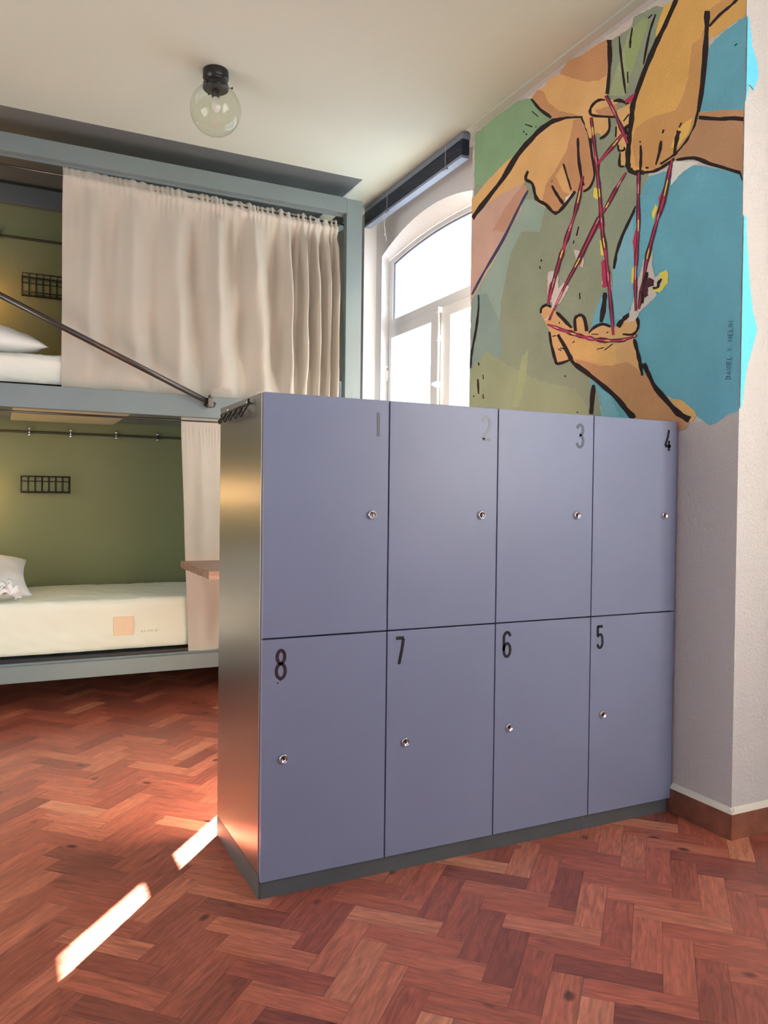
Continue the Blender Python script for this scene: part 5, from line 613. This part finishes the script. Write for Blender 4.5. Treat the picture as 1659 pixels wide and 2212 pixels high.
def mural():
    root = empty('wall_mural', (0, .6, 1.7)); tag(root, 'painted wall mural of hands playing a string game on green and blue', 'mural')
    parts = {}; order = []
    for i, line in enumerate(MURAL.strip().split('\n')):
        part, col, kind, nums = line.split('|'); n = [int(q)/2000 for q in nums.split()]
        pts = list(zip(n[::2], n[1::2]))
        if part not in parts: parts[part] = (MB(), []); order.append(part)
        mb, cols = parts[part]
        if col not in cols: cols.append(col)
        mb.mi = cols.index(col); off = .0006+i*.00002
        if kind == '2':
            f = lambda a, b: (a, YJ-off, b)
        else: f = lambda a, b: (-off, a, b)
        if kind == '1':
            h = len(pts)//2; L_, R_ = pts[:h], pts[h:]
            VL = [mb.bm.verts.new(f(*q)) for q in L_]; VR = [mb.bm.verts.new(f(*q)) for q in R_]
            for k in range(h-1): mb.quad([v.co for v in (VL[k], VL[k+1], VR[k+1], VR[k])])
            for v in VL+VR: mb.bm.verts.remove(v)
        else:
            tri = tessellate_polygon([[Vector((a, b, 0)) for a, b in pts]])
            V = [mb.bm.verts.new(f(*q)) for q in pts]
            for t in tri:
                try: mb.bm.faces.new([V[k] for k in t]).material_index = mb.mi
                except ValueError: pass
    names = dict(spill='paint_at_corner')
    for p_ in order:
        mb, cols = parts[p_]; mb.build(names.get(p_, p_.split('#')[0]), [MM[c] for c in cols], root, fix=False)
mural()

# ------------------------------------------------------------------ digits
def arc(cx, cy, rx, ry, a0, a1, n=12):
    return [(cx+rx*math.cos(math.radians(a0+(a1-a0)*i/n)), cy+ry*math.sin(math.radians(a0+(a1-a0)*i/n))) for i in range(n+1)]
DIG = {
 '1': [[(.5, 0), (.5, 1)]],
 '2': [arc(.5, .76, .40, .24, 170, 0)+[(.88, .66), (.72, .45), (.30, .22), (.12, .06), (.10, .045)], [(.06, .045), (.94, .045)]],
 '3': [arc(.5, .77, .38, .22, 165, -60)+[(.55, .535), (.42, .53)], [(.42, .53), (.6, .52)]+arc(.5, .26, .41, .26, 65, -165)],
 '4': [[(.62, 1), (.50, .70), (.08, .24)], [(.06, .22), (.96, .22)], [(.66, .48), (.66, 0)]],
 '5': [[(.88, .955), (.18, .955)], [(.17, .99), (.15, .56)], [(.15, .57)]+arc(.5, .40, .36, .20, 140, 10)+arc(.5, .24, .37, .22, 0, -165)],
 '6': [arc(.5, .76, .38, .22, 15, 175)+[(.12, .5)]+arc(.5, .24, .38, .22, 180, 540, 24)[:24]+arc(.5, .26, .38, .24, 180, 0), ],
 '7': [[(.08, .955), (.92, .955)], [(.88, .93), (.70, .5), (.42, 0)]],
 '8': [arc(.5, .75, .34, .22, 0, 360, 24), arc(.5, .26, .40, .25, 0, 360, 24)],
}
DIG['6'] = [arc(.5, .76, .38, .22, 15, 180)+[(.12, .5), (.12, .26)], arc(.5, .28, .38, .26, 0, 360, 24)]
def digit(parent, ch, x0, x1, z0, z1, mt):
    m = MB(); wst = .0105; yq = -.0008
    for st in DIG[ch]:
        P_ = [Vector((x0+(x1-x0)*a, 0, z0+(z1-z0)*b)) for a, b in st]; n = len(P_); L_ = []; R_ = []
        for i in range(n):
            a = P_[max(0, i-1)]; b = P_[min(n-1, i+1)]; d = (b-a).normalized() if (b-a).length else Vector((1, 0, 0))
            if (P_[0]-P_[-1]).length < 1e-6 and i in (0, n-1): d = (P_[1]-P_[-2]).normalized()
            nn = Vector((-d.z, 0, d.x)); L_.append(P_[i]+nn*wst/2); R_.append(P_[i]-nn*wst/2)
        for i in range(n-1):
            a, b, c, d = L_[i], L_[i+1], R_[i+1], R_[i]
            top = [m.bm.verts.new((q.x, yq, q.z)) for q in (a, b, c, d)]; bot = [m.bm.verts.new((q.x, .0002, q.z)) for q in (a, b, c, d)]
            m.bm.faces.new(top); m.bm.faces.new(bot[::-1])
            for k in range(4): m.bm.faces.new((top[k], bot[k], bot[(k+1) % 4], top[(k+1) % 4]))
    if ch == '8':
        m.box(x0+.006, x0+.010, -.0008, .0002, z0-.014, z0-.010); m.box(x0+.015, x0+.018, -.0008, .0002, z0-.006, z0)
    return m.build('door_number', mt, parent)

# ------------------------------------------------------------------ lockers
def lockers():
    XW, HT, ZP, ZM, DP = -1.667, 1.520, .072, .784, .511
    root = empty('locker_cabinet', (XW/2, .25, 0)); tag(root, 'long grey locker cabinet with eight numbered doors standing out from the mural wall', 'lockers')
    m = MB(); m.box(XW, -.008, .022, DP, ZP, HT, .0015); m.build('carcass', M['carcass'], root)
    m = MB(); m.box(XW+.006, -.02, .010, DP-.01, 0, ZP-.001); m.box(XW+.0, XW+.012, .012, DP, 0, ZP-.001); m.build('plinth', M['plinth'], root)
    xs = [XW, -1.2525, -.838, -.421, -.006]
    spec = {(0, 1): ('1', (-1.300, -1.284, 1.404, 1.479), -1.312), (1, 1): ('2', (-.903, -.868, 1.408, 1.489), -.903), (2, 1): ('3', (-.502, -.467, 1.402, 1.483), -.495), (3, 1): ('4', (-.073, -.040, 1.405, 1.485), -.071),
            (0, 0): ('8', (-1.625, -1.590, .662, .750), -1.597), (1, 0): ('7', (-1.223, -1.189, .674, .762), -1.183), (2, 0): ('6', (-.807, -.772, .665, .752), -.777), (3, 0): ('5', (-.393, -.361, .666, .750), -.36)}
    order = ['first', 'second', 'third', 'fourth']
    for (i, j), (ch, box_, lx) in spec.items():
        a, b = xs[i]+.0022, xs[i+1]-.0022
        z0, z1 = (ZM+.0025, HT-.001) if j else (ZP-.018, ZM-.0025)
        m = MB(); m.box(a, b, 0, .019, z0, z1, .0012); d = m.build('door', M['door'], root)
        d['label'] = 'grey-blue locker door number %s' % ch
        digit(d, ch, *box_, M['digit_glare'] if ch in '123' else M['digit'])
        zc = 1.156 if j else .420
        m = MB(); m.lathe([(.0148, .001), (.0148, -.004), (.0125, -.009), (.0108, -.0098), (.0102, -.007), (.001, -.007)], (lx, 0, zc), 'y', 28)
        lk = m.build('lock', M['steel'], d, fix=True)
        m = MB(); m.prism([(lx-.0034, zc), (lx, zc-.0068), (lx+.0034, zc), (lx, zc+.0068)], lambda a, b: (a, -.0080, b), lambda a, b: (a, -.0065, b))
        m.build('keyhole', M['black'], d)
    m = MB(); m.box(XW+.01, -.01, .0185, .0225, ZP-.01, HT-.004); m.build('door_gap_liner', M['doorgap'], root)
lockers()
def hook_rack():
    x = -1.667
    root = empty('hook_rack', (x, .29, 1.48)); tag(root, 'small black wire hook rack high on the side of the locker cabinet', 'hook rack')
    pts = [(.462, 1.492), (.458, 1.480)]
    ys = [.43, .365, .30, .235, .17]
    for k, y in enumerate(ys):
        pts += [(y+.020, 1.468), (y+.008, 1.459), (y-.008, 1.461), (y-.020, 1.472), (y-.032, 1.489)]
    pts[-1] = (.136, 1.474); pts += [(.130, 1.495), (.127, 1.512)]
    m = MB(); m.tube([(x-.010-.012*(1 if 1.45 < b < 1.475 else 0), a, b) for a, b in pts], .0032, 8); m.build('wire_hooks', M['wire'], root)
    m = MB(); m.tube([(x-.006, .462, 1.494), (x-.006, .127, 1.500)], .0025, 8); m.build('wire_bar', M['wire'], root)
    for y, z in ((.39, 1.501), (.16, 1.503)):
        m = MB(); m.lathe([(.002, 0), (.0055, -.002), (.005, -.007), (.001, -.009)], (x, y, z), 'x', 12); m.build('screw', M['steel'], root)
hook_rack()

# ------------------------------------------------------------------ bunk bed
BX0, BX1, BY0, BY1 = -2.85, -.233, 2.50, 3.54
def bunk():
    root = empty('bunk_bed', (-1.5, 3.0, 0)); tag(root, 'tall blue-grey two-level bunk bed built along the back wall', 'bunk bed')
    for x0, x1, y0, y1 in ((BX1-.110, BX1, BY0, BY0+.06), (BX0, BX0+.11, BY0, BY0+.06), (BX1-.06, BX1, BY1-.06, BY1), (BX0, BX0+.06, BY1-.06, BY1)):
        m = MB(); m.box(x0, x1, y0, y1, 0, 3.155, .002)
        p_ = m.build('post', M['bunk'], root)
    m = MB(); m.box(BX1-.062, BX1-.056, BY0-.0006, BY0+.001, 1.86, 1.91); m.build('cap_slot', M['seal'], root)
    xi0, xi1 = BX0+.11, BX1-.110
    for nm, z0, z1, y in (('top_beam', 3.062, 3.160, BY0+.001), ('upper_deck_beam', 1.684, 1.812, BY0+.0), ('lower_deck_beam', .172, .262, BY0)):
        m = MB(); m.box(xi0, xi1, y, y+.045, z0, z1, .002); m.build(nm, M['bunk'], root)
    m = MB(); m.box(xi0, xi1, BY0+.046, BY0+.060, 3.050, 3.068, .001); m.build('top_inner_rail', M['bunk'], root)
    for nm, z0, z1 in (('back_beam', 3.115, 3.235), ('back_beam', 1.72, 1.80), ('back_beam', .18, .26)):
        m = MB(); m.box(BX0+.06, BX1-.06, BY1-.045, BY1, z0, z1, .002); m.build(nm, M['slate'] if z0 > 3 else M['bunk'], root)  # top beam takes the darker slate to paint in its shade
    for x0 in (BX0, BX1-.05):
        for z0, z1 in ((3.07, 3.155), (1.70, 1.80), (.18, .26)):
            m = MB(); m.box(x0, x0+.05, BY0+.06, BY1-.06, z0, z1, .002); m.build('end_beam', M['bunk'], root)
    for z, nm in ((1.80, 'upper_deck'), (.262, 'lower_deck')):
        m = MB(); m.box(BX0+.02, BX1-.02, BY0+.046, BY1-.01, z-(.085 if z > 1 else .012), z+.008); m.build(nm, M['bunk'], root)
    m = MB(); m.box(-2.30, -1.66, BY0+.06, BY1-.03, 1.698, 1.714); m.build('deck_light_patch', M['deck'], root)['label'] = 'pale patch of painted bounce light under the upper deck'  # pale board stands in for sunlight bounced onto the deck's underside
    # steel sliding strip in front of lower mattress
    m = MB(); m.box(xi0, xi1, BY0+.066, BY0+.074, .268, .288); 
    o = m.build('dark_edge_strip', M['black'], root)
    for z, r, y, x1 in ((1.664, .0065, BY0+.052, xi1), (3.000, .0060, BY0+.052, xi1)):
        m = MB(); m.tube([(xi0, y, z), (x1, y, z)], r, 12); m.build('curtain_rod', M['rodm'], root)
    # handrail
    m = MB(); sl = .444; xa, xb = -1.214, -2.80
    m.tube([(xa, 2.425, 1.752), (xb, 2.425, 1.752+(xa-xb)*sl)], .0165, 14); hr = m.build('handrail', M['rodm'], root)
    m = MB(); zc = 1.752+.03*sl
    m.box(-1.262, -1.228, 2.402, 2.448, zc-.028, zc+.030, .004); m.tube([(-1.243, 2.44, zc), (-1.243, 2.50, zc)], .009, 12); m.lathe([(.008, .028), (.010, .04), (.004, .046)], (-1.245, 2.425, zc), 'z', 12)
    m.lathe([(.020, .0), (.020, .006)], (-1.243, 2.493, zc), 'y', 16)
    m.build('rail_clamp', M['rodm'], hr)
    m = MB(); z_ = 1.752+(xa+2.79)*sl; m.tube([(-2.79, 2.425, z_), (-2.79, 2.50, z_)], .009, 12); m.build('rail_clamp', M['rodm'], hr)
bunk()

def curtain(name, top, bot, zt, zb, y, seed, folds, amp, label, header=.045):
    """top/bot: (x0, x1) of the upper and lower edge; folds: phase function, amp: depth function of s"""
    NX, NZ = 300, 90
    bm = bmesh.new(); V = []
    for j in range(NZ+1):
        t = j/NZ; row = []
        for i in range(NX+1):
            s = i/NX
            x = (top[0]+(top[1]-top[0])*s)*(1-t)+(bot[0]+(bot[1]-bot[0])*s)*t
            ztp = zt[0]+(zt[1]-zt[0])*s; zbt = zb[0]+(zb[1]-zb[0])*s
            z = ztp+(zbt-ztp)*t
            ph = folds(s); a = amp(s)
            tt = max(0, t-header)/(1-header)
            pq = ph+.9*math.sin(2.2*tt+3*s); big = (math.sin(pq)+.35*math.sin(2*pq+1.1)*(1-tt))*a*1.25*min(1, .35+tt*2.2)*(1-.55*max(0, tt-.8)/.2)
            mid = math.sin(ph*2.3+1.3+1.5*tt)*a*.35*math.exp(-tt*1.5)
            nz = noise.noise(Vector((s*9+tt*1.8, tt*3.2, seed)))*.034*math.sin(min(1, tt*1.4)*PI*.6)+noise.noise(Vector((s*16-tt*6, tt*5+s*3, seed+4)))*.007*tt
            hf = math.sin(s*NX*.95+3*math.sin(s*37)+2*noise.noise(Vector((s*30, 0, seed))))*(.008 if t < header else .008*math.exp(-(t-header)*20))*(.55+.6*s)
            pin = 1-.8*math.exp(-((t-header)/.014)**2)          # cloth is tight on the rod
            yy = y-.019*math.exp(-((t-header)/.018)**2)+(big+mid+nz)*(min(1, max(.15, (t-header)*9)) if t > header else .2)+hf*pin
            if z < 2.05 and z > 1.5 or z < .64: yy = min(yy, 2.593)
            if 1.6 < z < 1.86 or z < .30: yy = max(yy, 2.549)
            if t < .001: z += .005*math.sin(s*NX*.33+2*math.sin(s*50))*(.5+s)
            row.append(bm.verts.new((x+.25*hf, yy, z)))
        V.append(row)
    for j in range(NZ):
        for i in range(NX):
            f = bm.faces.new((V[j][i], V[j+1][i], V[j+1][i+1], V[j][i+1])); f.smooth = True
    me = bpy.data.meshes.new(name); bm.to_mesh(me); bm.free(); me.materials.append(M['curtain'])
    o = bpy.data.objects.new(name, me); C.objects.link(o); sm = o.modifiers.new('thickness', 'SOLIDIFY'); sm.thickness = .0015; sm.offset = 0
    tag(o, label, 'curtain'); return o
def up_phase(s):
    return 2*PI*(7.0*s+(11*(s-.72)**2/.28 if s > .72 else 0))
curtain('bed_curtain', (-2.053, -.385), (-2.053, -.378), (3.050, 3.014), (1.812, 1.800), BY0+.052, 3.1, up_phase,
        lambda s: .020+.022*min(1, s*1.5)+(.010 if s > .74 else 0)*min(1, (s-.74)/.05 if s > .74 else 0), 'beige cotton curtain drawn across the upper bunk')
curtain('bed_curtain', (-1.389, -.36), (-1.330, -.36), (1.692, 1.690), (.262, .262), BY0+.052, 8.3, lambda s: 2*PI*5*s+.6,
        lambda s: .006+.012*s, 'beige cotton curtain hanging at the right end of the lower bunk, partly behind the lockers', header=.028)

def mattress(name, x0, x1, y0, y1, z0, z1, label, seed):
    NX, NY, NZ = 120, 50, 16
    m = MB(); r = bmesh.ops.create_cube(m.bm, size=1)
    m.bm.free(); bm = bmesh.new()
    def P_(u, v, w_):
        p = Vector((x0+(x1-x0)*u, y0+(y1-y0)*v, z0+(z1-z0)*w_)); rad = .035
        q = Vector((min(max(p.x, x0+rad), x1-rad), min(max(p.y, y0+rad), y1-rad), min(max(p.z, z0+rad), z1-rad)))
        d = p-q; 
        if d.length > 1e-6: p = q+d.normalized()*rad if (abs(d.x) > 1e-6)+(abs(d.y) > 1e-6)+(abs(d.z) > 1e-6) > 1 else p
        n = noise.noise(Vector((p.x*2.2, p.y*5, p.z*7+seed)))*.007
        n += noise.noise(Vector((p.x*9+p.z*22, p.y*18+p.x*6, p.z*14+seed)))*.006
        n += max(0, noise.noise(Vector((p.x*26+p.z*40, p.y*40-p.x*22, p.z*9-seed))))*.004
        dn = Vector((0, -1 if v < .02 else 0, 1 if w_ > .95 else 0))
        dome = .028*math.sin(PI*v)**.6*(1 if w_ > .5 else 0)*math.sin(PI*min(max(u, .01), .99))**.3
        return p+dn*n+Vector((0, 0, dome if w_ > .95 else 0))
    def grid(f, nu, nv):
        V = [[bm.verts.new(f(i/nu, j/nv)) for i in range(nu+1)] for j in range(nv+1)]
        for j in range(nv):
            for i in range(nu): bm.faces.new((V[j][i], V[j][i+1], V[j+1][i+1], V[j+1][i])).smooth = True
    grid(lambda a, b: P_(a, b, 1), 160, 60); grid(lambda a, b: P_(a, b, 0), 20, 10)
    grid(lambda a, b: P_(a, 0, b), 160, 20); grid(lambda a, b: P_(a, 1, b), 160, 20)
    grid(lambda a, b: P_(0, a, b), 60, 20); grid(lambda a, b: P_(1, a, b), 60, 20)
    bmesh.ops.remove_doubles(bm, verts=bm.verts, dist=.0012); bmesh.ops.recalc_face_normals(bm, faces=bm.faces)
    me = bpy.data.meshes.new(name); bm.to_mesh(me); bm.free(); me.materials.append(M['sheet' if z0 > 1 else 'sheet_bounce'])
    o = bpy.data.objects.new(name, me); C.objects.link(o); tag(o, label, 'mattress'); return o
ml = mattress('mattress', -2.78, -.30, 2.600, 3.485, .292, .590, 'thick mattress in a white fitted sheet on the lower bunk', 2)
mu = mattress('mattress', -2.78, -.30, 2.600, 3.485, 1.824, 1.992, 'white mattress on the upper bunk, level with the curtain hem', 9)
m = MB(); m.box(-1.762, -1.648, 2.5915, 2.6, .385, .496, .003); m.build('mattress_label', M['patch'], ml)['label'] = 'faint orange square showing through the sheet'
m = MB()
for k, (a, b) in enumerate(((0, .012), (.022, .030), (.040, .052), (.060, .074), (.086, .098))):
    m.box(-1.605+a, -1.605+b, 2.5925, 2.6, .396, .408, .001)
m.build('mattress_print', M['patchgrey'], ml)
def mb_patch_fix():
    pass

def pillow(name, c, size, rot, label, tilt=0):
    N_ = 28; bm = bmesh.new(); sx, sy, sz = size
    for side in (1, -1):
        V = []
        for j in range(N_+1):
            row = []
            for i in range(N_+1):
                u, v = i/N_*2-1, j/N_*2-1
                e = (1-abs(u)**2.6)*(1-abs(v)**2.6); h = sz*max(0, e)**.55
                pinch = 1-.10*(1-abs(v)**2)*abs(u)**4; pv = 1-.10*(1-abs(u)**2)*abs(v)**4
                n = noise.noise(Vector((u*2.5, v*2.5, side*3+sz)))*.018*max(0, e)**.4
                row.append(bm.verts.new((u*sx*pinch, v*sy*pv, side*(h+n))))
            V.append(row)
        for j in range(N_):
            for i in range(N_):
                q = (V[j][i], V[j][i+1], V[j+1][i+1], V[j+1][i])
                bm.faces.new(q if side > 0 else q[::-1]).smooth = True
    bmesh.ops.remove_doubles(bm, verts=bm.verts, dist=.0008)
    me = bpy.data.meshes.new(name); bm.to_mesh(me); bm.free(); me.materials.append(M['pillow'])
    o = bpy.data.objects.new(name, me); C.objects.link(o); o.location = c; o.rotation_euler = rot
    tag(o, label, 'pillow'); return o
pillow('pillow', (-2.55, 3.03, .735), (.36, .25, .095), (.38, .10, .08), 'white pillow at the left end of the lower bunk')
pillow('pillow', (-2.50, 2.93, 2.125), (.38, .28, .085), (.12, .10, .05), 'white pillow at the left end of the upper bunk')
def towel():
    bm = bmesh.new(); N_ = 26; V = []
    for j in range(N_+1):
        row = []
        for i in range(N_+1):
            u, v = i/N_*2-1, j/N_*2-1; r = max(abs(u), abs(v)); a = math.atan2(v, u)
            n = noise.noise(Vector((u*2.6, v*2.6, 1.7))); n2 = noise.noise(Vector((u*5, v*5, 7)))
            row.append(bm.verts.new((-2.345+u*.085*(1+.35*n2), 2.672+v*.045, .612+.050*(1-r**2)+.05*n+.02*n2+.03)))
        V.append(row)
    for j in range(N_):
        for i in range(N_): bm.faces.new((V[j][i], V[j][i+1], V[j+1][i+1], V[j+1][i])).smooth = True
    me = bpy.data.meshes.new('crumpled_cloth'); bm.to_mesh(me); bm.free(); me.materials.append(M['pillow'])
    o = bpy.data.objects.new('crumpled_cloth', me); C.objects.link(o); s = o.modifiers.new('thickness', 'SOLIDIFY'); s.thickness = .012; s.offset = 1
    tag(o, 'small crumpled white cloth lying in front of the lower pillow', 'cloth')
towel()

def desk():
    root = empty('wooden_shelf', (-.9, 2.08, .80)); tag(root, 'thick rough-edged wooden shelf sticking out beside the lower bunk curtain', 'shelf')
    random.seed(5); m = MB(); n = 26; x1 = -.60; y0, y1 = 1.72, 2.44
    pts = [(x1, y0), (x1, y1)]+[(-1.407+random.uniform(-.005, .005), y1+(y0-y1)*i/n) for i in range(n+1)]
    m.prism(pts, lambda a, b: (a, b, .788), lambda a, b: (a, b, .828)); m.build('shelf_board', M['slab'], root)
    for y in (1.85, 2.32):
        m = MB(); m.box(-.72, -.66, y-.02, y+.02, 0, .787, .003); m.build('leg', M['black'], root)
        m = MB(); m.box(-1.02, -.98, y-.02, y+.02, 0, .787, .003); m.build('leg', M['black'], root)
desk()

# ------------------------------------------------------------------ things on the back wall
def hook_rail(z, xs, x0, x1, label):
    y = YB; root = empty('hook_rail', ((x0+x1)/2, y, z)); tag(root, label, 'hook rail')
    m = MB(); m.tube([(x0, y-.022, z+.003), (x1, y-.022, z+.003)], .0035, 8); m.tube([(x0, y-.018, z-.006), (x1, y-.018, z-.006)], .0025, 8); m.build('rail_bar', M['wire'], root)
    for x in xs:
        m = MB(); m.box(x-.004, x+.004, y-.022, y, z-.02, z+.02); 
        for dz in (.020, -.020): m.lathe([(.002, 0), (.009, -.004), (.012, -.012), (.009, -.020), (.002, -.023)], (x, y-.020, z+dz), 'y', 14)
        m.build('hook', M['steel'], root)
hook_rail(1.628, (-2.187, -1.930, -1.635, -1.356), -2.8, -.9, 'thin black hook rail with round chrome knobs on the lower bunk wall')
hook_rail(2.905, (-2.378, -2.65), -2.8, -1.9, 'thin black hook rail with round knobs on the upper bunk wall')
def basket(x0, x1, z0, z1, label):
    y0, y1 = YB-.115, YB-.004; root = empty('wire_basket', ((x0+x1)/2, YB-.06, z0)); tag(root, label, 'wire basket', 'wire baskets on the bunk walls')
    m = MB(); r = .0042
    for z in (z0+.006, z1): m.tube([(x0, y0, z), (x1, y0, z), (x1, y1, z), (x0, y1, z)], r, 6, close=True)
    m.build('rim', M['wire'], root)
    m = MB(); r = .0026
    zm = z0+(z1-z0)*.70; m.tube([(x0, y0, zm), (x1, y0, zm), (x1, y1, zm), (x0, y1, zm)], r, 6, close=True)
    n = 7
    for i in range(n+1):
        x = x0+(x1-x0)*i/n; m.tube([(x, y1, z1), (x, y1, z0), (x, y0, z0), (x, y0, z1)], r, 6)
    for k in (1, 2): 
        y = y0+(y1-y0)*k/3; m.tube([(x0, y, z1), (x0, y, z0), (x1, y, z0), (x1, y, z1)], r, 6)
    m.build('wire_mesh', M['wire'], root)
basket(-2.235, -1.938, 1.222, 1.330, 'black wire basket on the green wall of the lower bunk')
basket(-2.235, -1.938, 2.528, 2.655, 'wire basket on the wall of the upper bunk beside its curtain')

def reading_lamp(x, y, z, energy, label):
    root = empty('reading_lamp', (x, y, z)); tag(root, label, 'lamp')
    m = MB(); m.lathe([(.03, 0), (.03, -.012), (.008, -.015), (.008, -.06)], (x, YB, z), 'y', 20); m.tube([(x, YB-.06, z), (x+.02, YB-.10, z-.02)], .006); m.build('lamp_arm', M['black'], root)
    m = MB(); m.lathe([(.018, .03), (.045, -.05)], (x+.02, YB-.11, z-.03), 'z', 24, cap=False); m.build('lamp_shade', M['black'], root)
    b = MB(); b.lathe([(.004, .02), (.017, 0), (.019, -.018), (.010, -.034), (.001, -.037)], (x+.02, YB-.11, z-.045), 'z', 16)
    em = mat('warm_bulb', (1, .8, .5), .4); e = em.node_tree.nodes['Principled BSDF']; e.inputs['Emission Color'].default_value = (1, .55, .22, 1); e.inputs['Emission Strength'].default_value = 12
    b.build('bulb', em, root)
    light('reading_lamp_light', 'POINT', (x+.02, YB-.16, z-.10), energy*2.2, (1, .42, .10) if z > 2 else (1, .60, .26), shadow_soft_size=.03)
reading_lamp(-2.58, YB, 2.62, 2.6, 'small black reading lamp on the upper bunk wall, left end')
reading_lamp(-2.60, YB, 1.34, 2.0, 'small black reading lamp on the lower bunk wall, left end')

# ------------------------------------------------------------------ ceiling lamp
def ceiling_lamp():
    x, y = -1.435, 1.57; root = empty('ceiling_lamp', (x, y, ZC)); tag(root, 'clear glass globe ceiling lamp with a black metal mount', 'lamp')
    m = MB(); m.lathe([(.060, ZC), (.061, ZC-.006), (.061, ZC-.040), (.057, ZC-.044), (.052, ZC-.050), (.053, ZC-.058), (.057, ZC-.062), (.061, ZC-.066), (.061, ZC-.088), (.056, ZC-.092)], (x, y, 0), 'z', 48)
    m.build('lamp_mount', M['black'], root)
    for a in (-20, 100, 220):
        c, s = math.cos(math.radians(a)), math.sin(math.radians(a))
        m = MB(); m.tube([(x+c*.058, y+s*.058, ZC-.078), (x+c*.078, y+s*.078, ZC-.078)], .0025, 8); m.tube([(x+c*.076, y+s*.076, ZC-.078), (x+c*.082, y+s*.082, ZC-.078)], .0055, 10); m.build('set_screw', M['black'], root)
    R_, zc = .122, ZC-.088-.098
    prof = []
    for i in range(33):
        th = math.radians(28+152*i/32); prof.append((max(.0006, R_*math.sin(th)), zc+R_*math.cos(th)))
    prof = [(.0555, ZC-.074)]+prof
    g = bpy.data.materials.new('clear_globe_glass'); nt, N, L, b = tree(g); N.remove(b)
    t = N.new('ShaderNodeBsdfTransparent'); t.inputs[0].default_value = (.97, .98, .95, 1); gl = N.new('ShaderNodeBsdfGlossy'); gl.inputs['Roughness'].default_value = .03
    f = N.new('ShaderNodeFresnel'); f.inputs[0].default_value = 1.5; mx = N.new('ShaderNodeMixShader')
    ge = N.new('ShaderNodeNewGeometry'); iv = N.new('ShaderNodeMath'); iv.operation = 'SUBTRACT'; iv.inputs[0].default_value = 1; L.new(ge.outputs['Backfacing'], iv.inputs[1])
    mu_ = N.new('ShaderNodeMath'); mu_.operation = 'MULTIPLY'; L.new(f.outputs[0], mu_.inputs[0]); L.new(iv.outputs[0], mu_.inputs[1])
    L.new(mu_.outputs[0], mx.inputs[0]); L.new(t.outputs[0], mx.inputs[1]); L.new(gl.outputs[0], mx.inputs[2]); L.new(mx.outputs[0], N['Material Output'].inputs[0])
    m = MB(); m.lathe(prof, (x, y, 0), 'z', 64, cap=False); o = m.build('glass_globe', g, root); s = o.modifiers.new('thickness', 'SOLIDIFY'); s.thickness = .0025; s.offset = -1
    m = MB(); m.lathe([(.019, ZC-.085), (.019, ZC-.125), (.016, ZC-.128)], (x, y, 0), 'z', 24); m.build('bulb_socket', M['black'], root)
    bm_ = mat('frosted_bulb', (.75, .74, .68), .3); m = MB(); m.lathe([(.012, ZC-.118), (.014, ZC-.135), (.024, ZC-.158), (.0255, ZC-.172), (.020, ZC-.188), (.008, ZC-.197), (.0005, ZC-.199)], (x, y, 0), 'z', 24); m.build('bulb', bm_, root)
ceiling_lamp()
# every part and thing that is a plain mesh gets smooth-by-angle look where curved only
